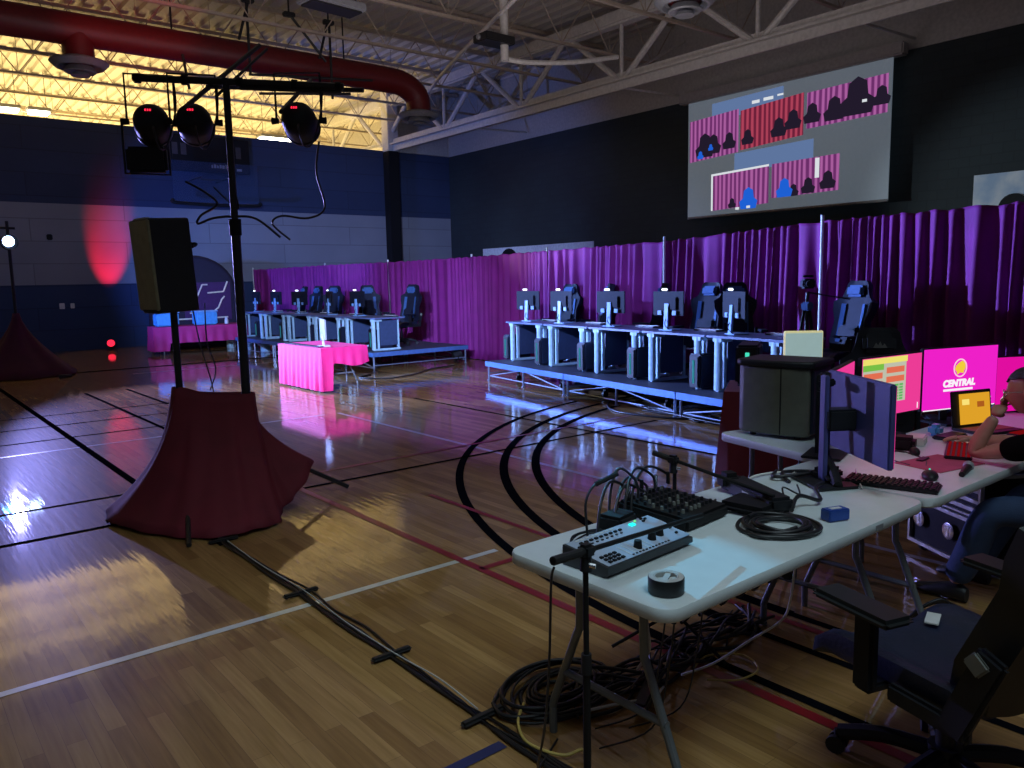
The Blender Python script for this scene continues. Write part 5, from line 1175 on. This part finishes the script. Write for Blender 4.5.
cloth_skin('t_shirt', [((4.62, .97, .50), .155), ((4.60, 1.02, .68), .150), ((4.57, 1.10, .84), .158), ((4.53, 1.20, .955), .095), ((4.50, 1.26, .995), .068), ((4.40, 1.17, .925), .078), ((4.352, 1.36, .852), .070), ((4.350, 1.485, .815), .066), ((4.71, 1.20, .925), .078), ((4.80, 1.33, .842), .068), ((4.825, 1.41, .81), .062)],
           [(0, 1), (1, 2), (2, 3), (3, 4), (3, 5), (5, 6), (6, 7), (3, 8), (8, 9), (9, 10)], 'tshirt')
cloth_skin('jeans', [((4.62, .97, .49), .15), ((4.54, 1.02, .50), .105), ((4.27, 1.48, .535), .085), ((4.29, 1.56, .28), .080), ((4.30, 1.635, .105), .072), ((4.71, 1.02, .50), .105), ((4.68, 1.46, .55), .080), ((4.66, 1.58, .28), .072), ((4.65, 1.655, .105), .065)],
           [(0, 1), (1, 2), (2, 3), (3, 4), (0, 5), (5, 6), (6, 7), (7, 8)], 'jeans')
for x, y in ((4.30, 1.66), (4.65, 1.68)):
    b = MB(); rows = []
    for k, (yy, w_, h_) in enumerate(((-.09, .030, .075), (-.05, .040, .10), (.02, .042, .085), (.09, .046, .06), (.15, .042, .045), (.18, .025, .03))):
        rows.append([(x+w_*math.cos(a), y+yy, .004+max(0, h_*(.5+.5*math.sin(a)))) for a in [2*PI*i/16 for i in range(16)]])
    b.grid(rows, closed=True); b._add(rows[0], [list(range(16))]); b._add(rows[-1], [list(range(16))]); b.build('shoe', 'shoe', person)
bm = bmesh.new(); bmesh.ops.create_uvsphere(bm, u_segments=32, v_segments=24, radius=1)
bmesh.ops.delete(bm, geom=[v for v in bm.verts if (v.co.y > .05 and v.co.z < .48+.1*v.co.x*v.co.x) or v.co.z < -.45], context='VERTS')
rh = random.Random(5)
for v in bm.verts:
    x, y, z = v.co; k = 1.07+rh.uniform(0, .03); v.co = HT @ Vector((x*.080*k, y*.098*k-.003, z*.116*k))
me = bpy.data.meshes.new('hair'); bm.to_mesh(me); bm.free(); me.materials.append(M['hair']); me.shade_smooth(); o = bpy.data.objects.new('hair', me); C.objects.link(o); o.parent = person
md = o.modifiers.new('t', 'SOLIDIFY'); md.thickness = .008
b = MB(HT)
for s in (-1, 1):
    b.tube([(s*.034+.024*math.cos(a), .100-.004*abs(math.cos(a)), .008+.018*math.sin(a)) for a in [2*PI*i/12 for i in range(12)]], .0022, seg=5, sub=2, closed=True); b.tube([(s*.058, .096, .012), (s*.076, .06, .012), (s*.082, -.01, .008)], .0022, seg=5, sub=2)
b.tube([(-.010, .103, .010), (0, .106, .014), (.010, .103, .010)], .0022, seg=5, sub=2); b.build('glasses', 'chrome', person)
for s in (-1, 1):
    e = MB(HT); e.ball((s*.030, .077, .008), .011, (1.1, .7, .7)); e.build('eye', 'white_plastic', person)
b = MB(HT); b.ball((0, .090, -.052), .020, (1.0, .35, .25)); b.build('lips', 'padtex', person)
make_chair('dark gaming chair the seated operator uses at picture edge', 'chair_dark', 'chair_dark', 'chair_dark', (4.62, .93, 0), -.05)
nc = make_chair('empty black gaming chair in the right foreground', 'chair_shell', 'chair_shell', 'chair_seat', (2.655, 1.01, 0), -.30, None, 22, .82); nc.scale = (1.08, 1.08, 1.02)
lc = make_chair('black gaming chair top with pale mark behind the monitors', 'chair_dark', 'chair_dark', 'chair_dark', (5.75, 2.72, 0), 2.2)
MB(Matrix.Translation((0, -.25, .47)) @ Matrix.Rotation(math.radians(12), 4, 'X')).prism([(-.05, 0), (-.03, .035), (-.015, .015), (0, .05), (.015, .02), (.03, .04), (.05, 0)], 0, .004, Matrix.Translation((0, .115, .67)) @ Matrix.Rotation(PI/2, 4, 'X')).build('pale_mark', 'cap_grey', lc)
tag(MB().box((2.83, 1.14, .498), (.10, .045, .006), rz=.3, b=.001).build('paper_slip', 'white_plastic'), 'small white paper slip lying on the near chair seat', 'paper')

# ------------------------------------------------------------------ lights
def look(o, p): o.rotation_euler = (Vector(p)-o.location).to_track_quat('-Z', 'Y').to_euler()
def spot(n, loc, to, col, W, ang, blend=.5, rad=.08):
    l = bpy.data.lights.new(n, 'SPOT'); l.energy = W; l.color = col; l.spot_size = math.radians(ang); l.spot_blend = blend; l.shadow_soft_size = rad
    o = bpy.data.objects.new(n, l); C.objects.link(o); o.location = loc; look(o, to); return o
def area(n, loc, to, col, W, sx, sy):
    l = bpy.data.lights.new(n, 'AREA'); l.shape = 'RECTANGLE'; l.size = sx; l.size_y = sy; l.energy = W; l.color = col
    o = bpy.data.objects.new(n, l); C.objects.link(o); o.location = loc; look(o, to); return o
# lamps of the near stand: crossfire onto the left-hand stage
spot('light_spot_a', (1.95, 6.75, 2.95), (8.6, 17.5, .9), (.36, .52, 1.), 4600, 42)
spot('light_spot_b', (2.35, 6.45, 2.95), (7.2, 13.5, .4), (.56, .54, 1.), 1500, 50)
spot('light_spot_c', (3.05, 5.95, 2.95), (9.8, 12.6, 1.0), (.36, .46, 1.), 1500, 50)
# the far stand: crossfire onto the right-hand stage
spot('light_spot_far', (2.50, 18.30, 2.69), (9.4, 6.4, 1.1), (.22, .40, 1.), 12500, 44, .4, .06)
spot('light_spot_far_b', (2.00, 18.30, 2.69), (6.2, 6.4, .2), (.32, .32, 1.), 4800, 56, .6, .06)
spot('light_fill_wall_right', (2.6, 19.1, 2.7), (14, 25, 3.0), (.12, .25, 1.), 1700, 80)  # added blue fill washing the back wall, no fixture of its own
spot('light_fill_drape', (2.50, 18.30, 2.69), (9.5, 3.2, 1.7), (.26, .38, 1.), 9000, 22, .6, .06)  # extra beam added at the same lamp to brighten the right drapes
# red uplight by the back wall
spot('light_red', (5.38, 24.0, .30), (5.60, 25.08, 2.75), (1., .005, .04), 1500, 27, .8, .04)
# warm floor bounce of the neighbouring hall: lights its ceiling, reaches ours only over the wall
area('light_hall_bounce', (3, 36, .3), (3, 36, 8), (1., .73, .28), 9500, 27, 20)
area('light_fill_up', (7, 9, 4.6), (7.5, 10, 8.4), (1., .90, .92), 175, 9, 9)  # unseen fill added to brighten our roof, standing for floor bounce
# dim house light above the tech table
spot('light_house', (1.2, -.8, 7.6), (2.3, 2.6, 0), (.70, .91, 1.), 1300, 56, 1., 2.2)
spot('light_fill_picture', (2.5, 18.3, 2.8), (17.5, 5.4, 3.0), (.70, .86, 1.), 4200, 17, .8)  # added spot without a fixture, brightens the cloudy picture
spot('light_fill_banner', (2.6, 19.1, 2.8), (17.5, 20.3, 2.9), (.38, .58, 1.), 900, 22, .8)  # added spot without a fixture, brightens the pale banner
spot('light_fill_wall_left', (3.0, 19.0, 2.9), (6, 25, 3.2), (.34, .48, 1.), 110, 110, .8)  # unseen blue fill added to lift the navy wall
spot('light_spot_red_ceiling', (2.1, 6.4, 3.3), (5.6, 21.5, 8.5), (1., .05, .06), 1500, 15, .8)
spot('light_fill_table', (3.35, 5.6, 3.05), (2.10, 1.60, .74), (.10, .60, 1.), 700, 8, .7, .02)  # unseen cyan beam added for the glow on the white table
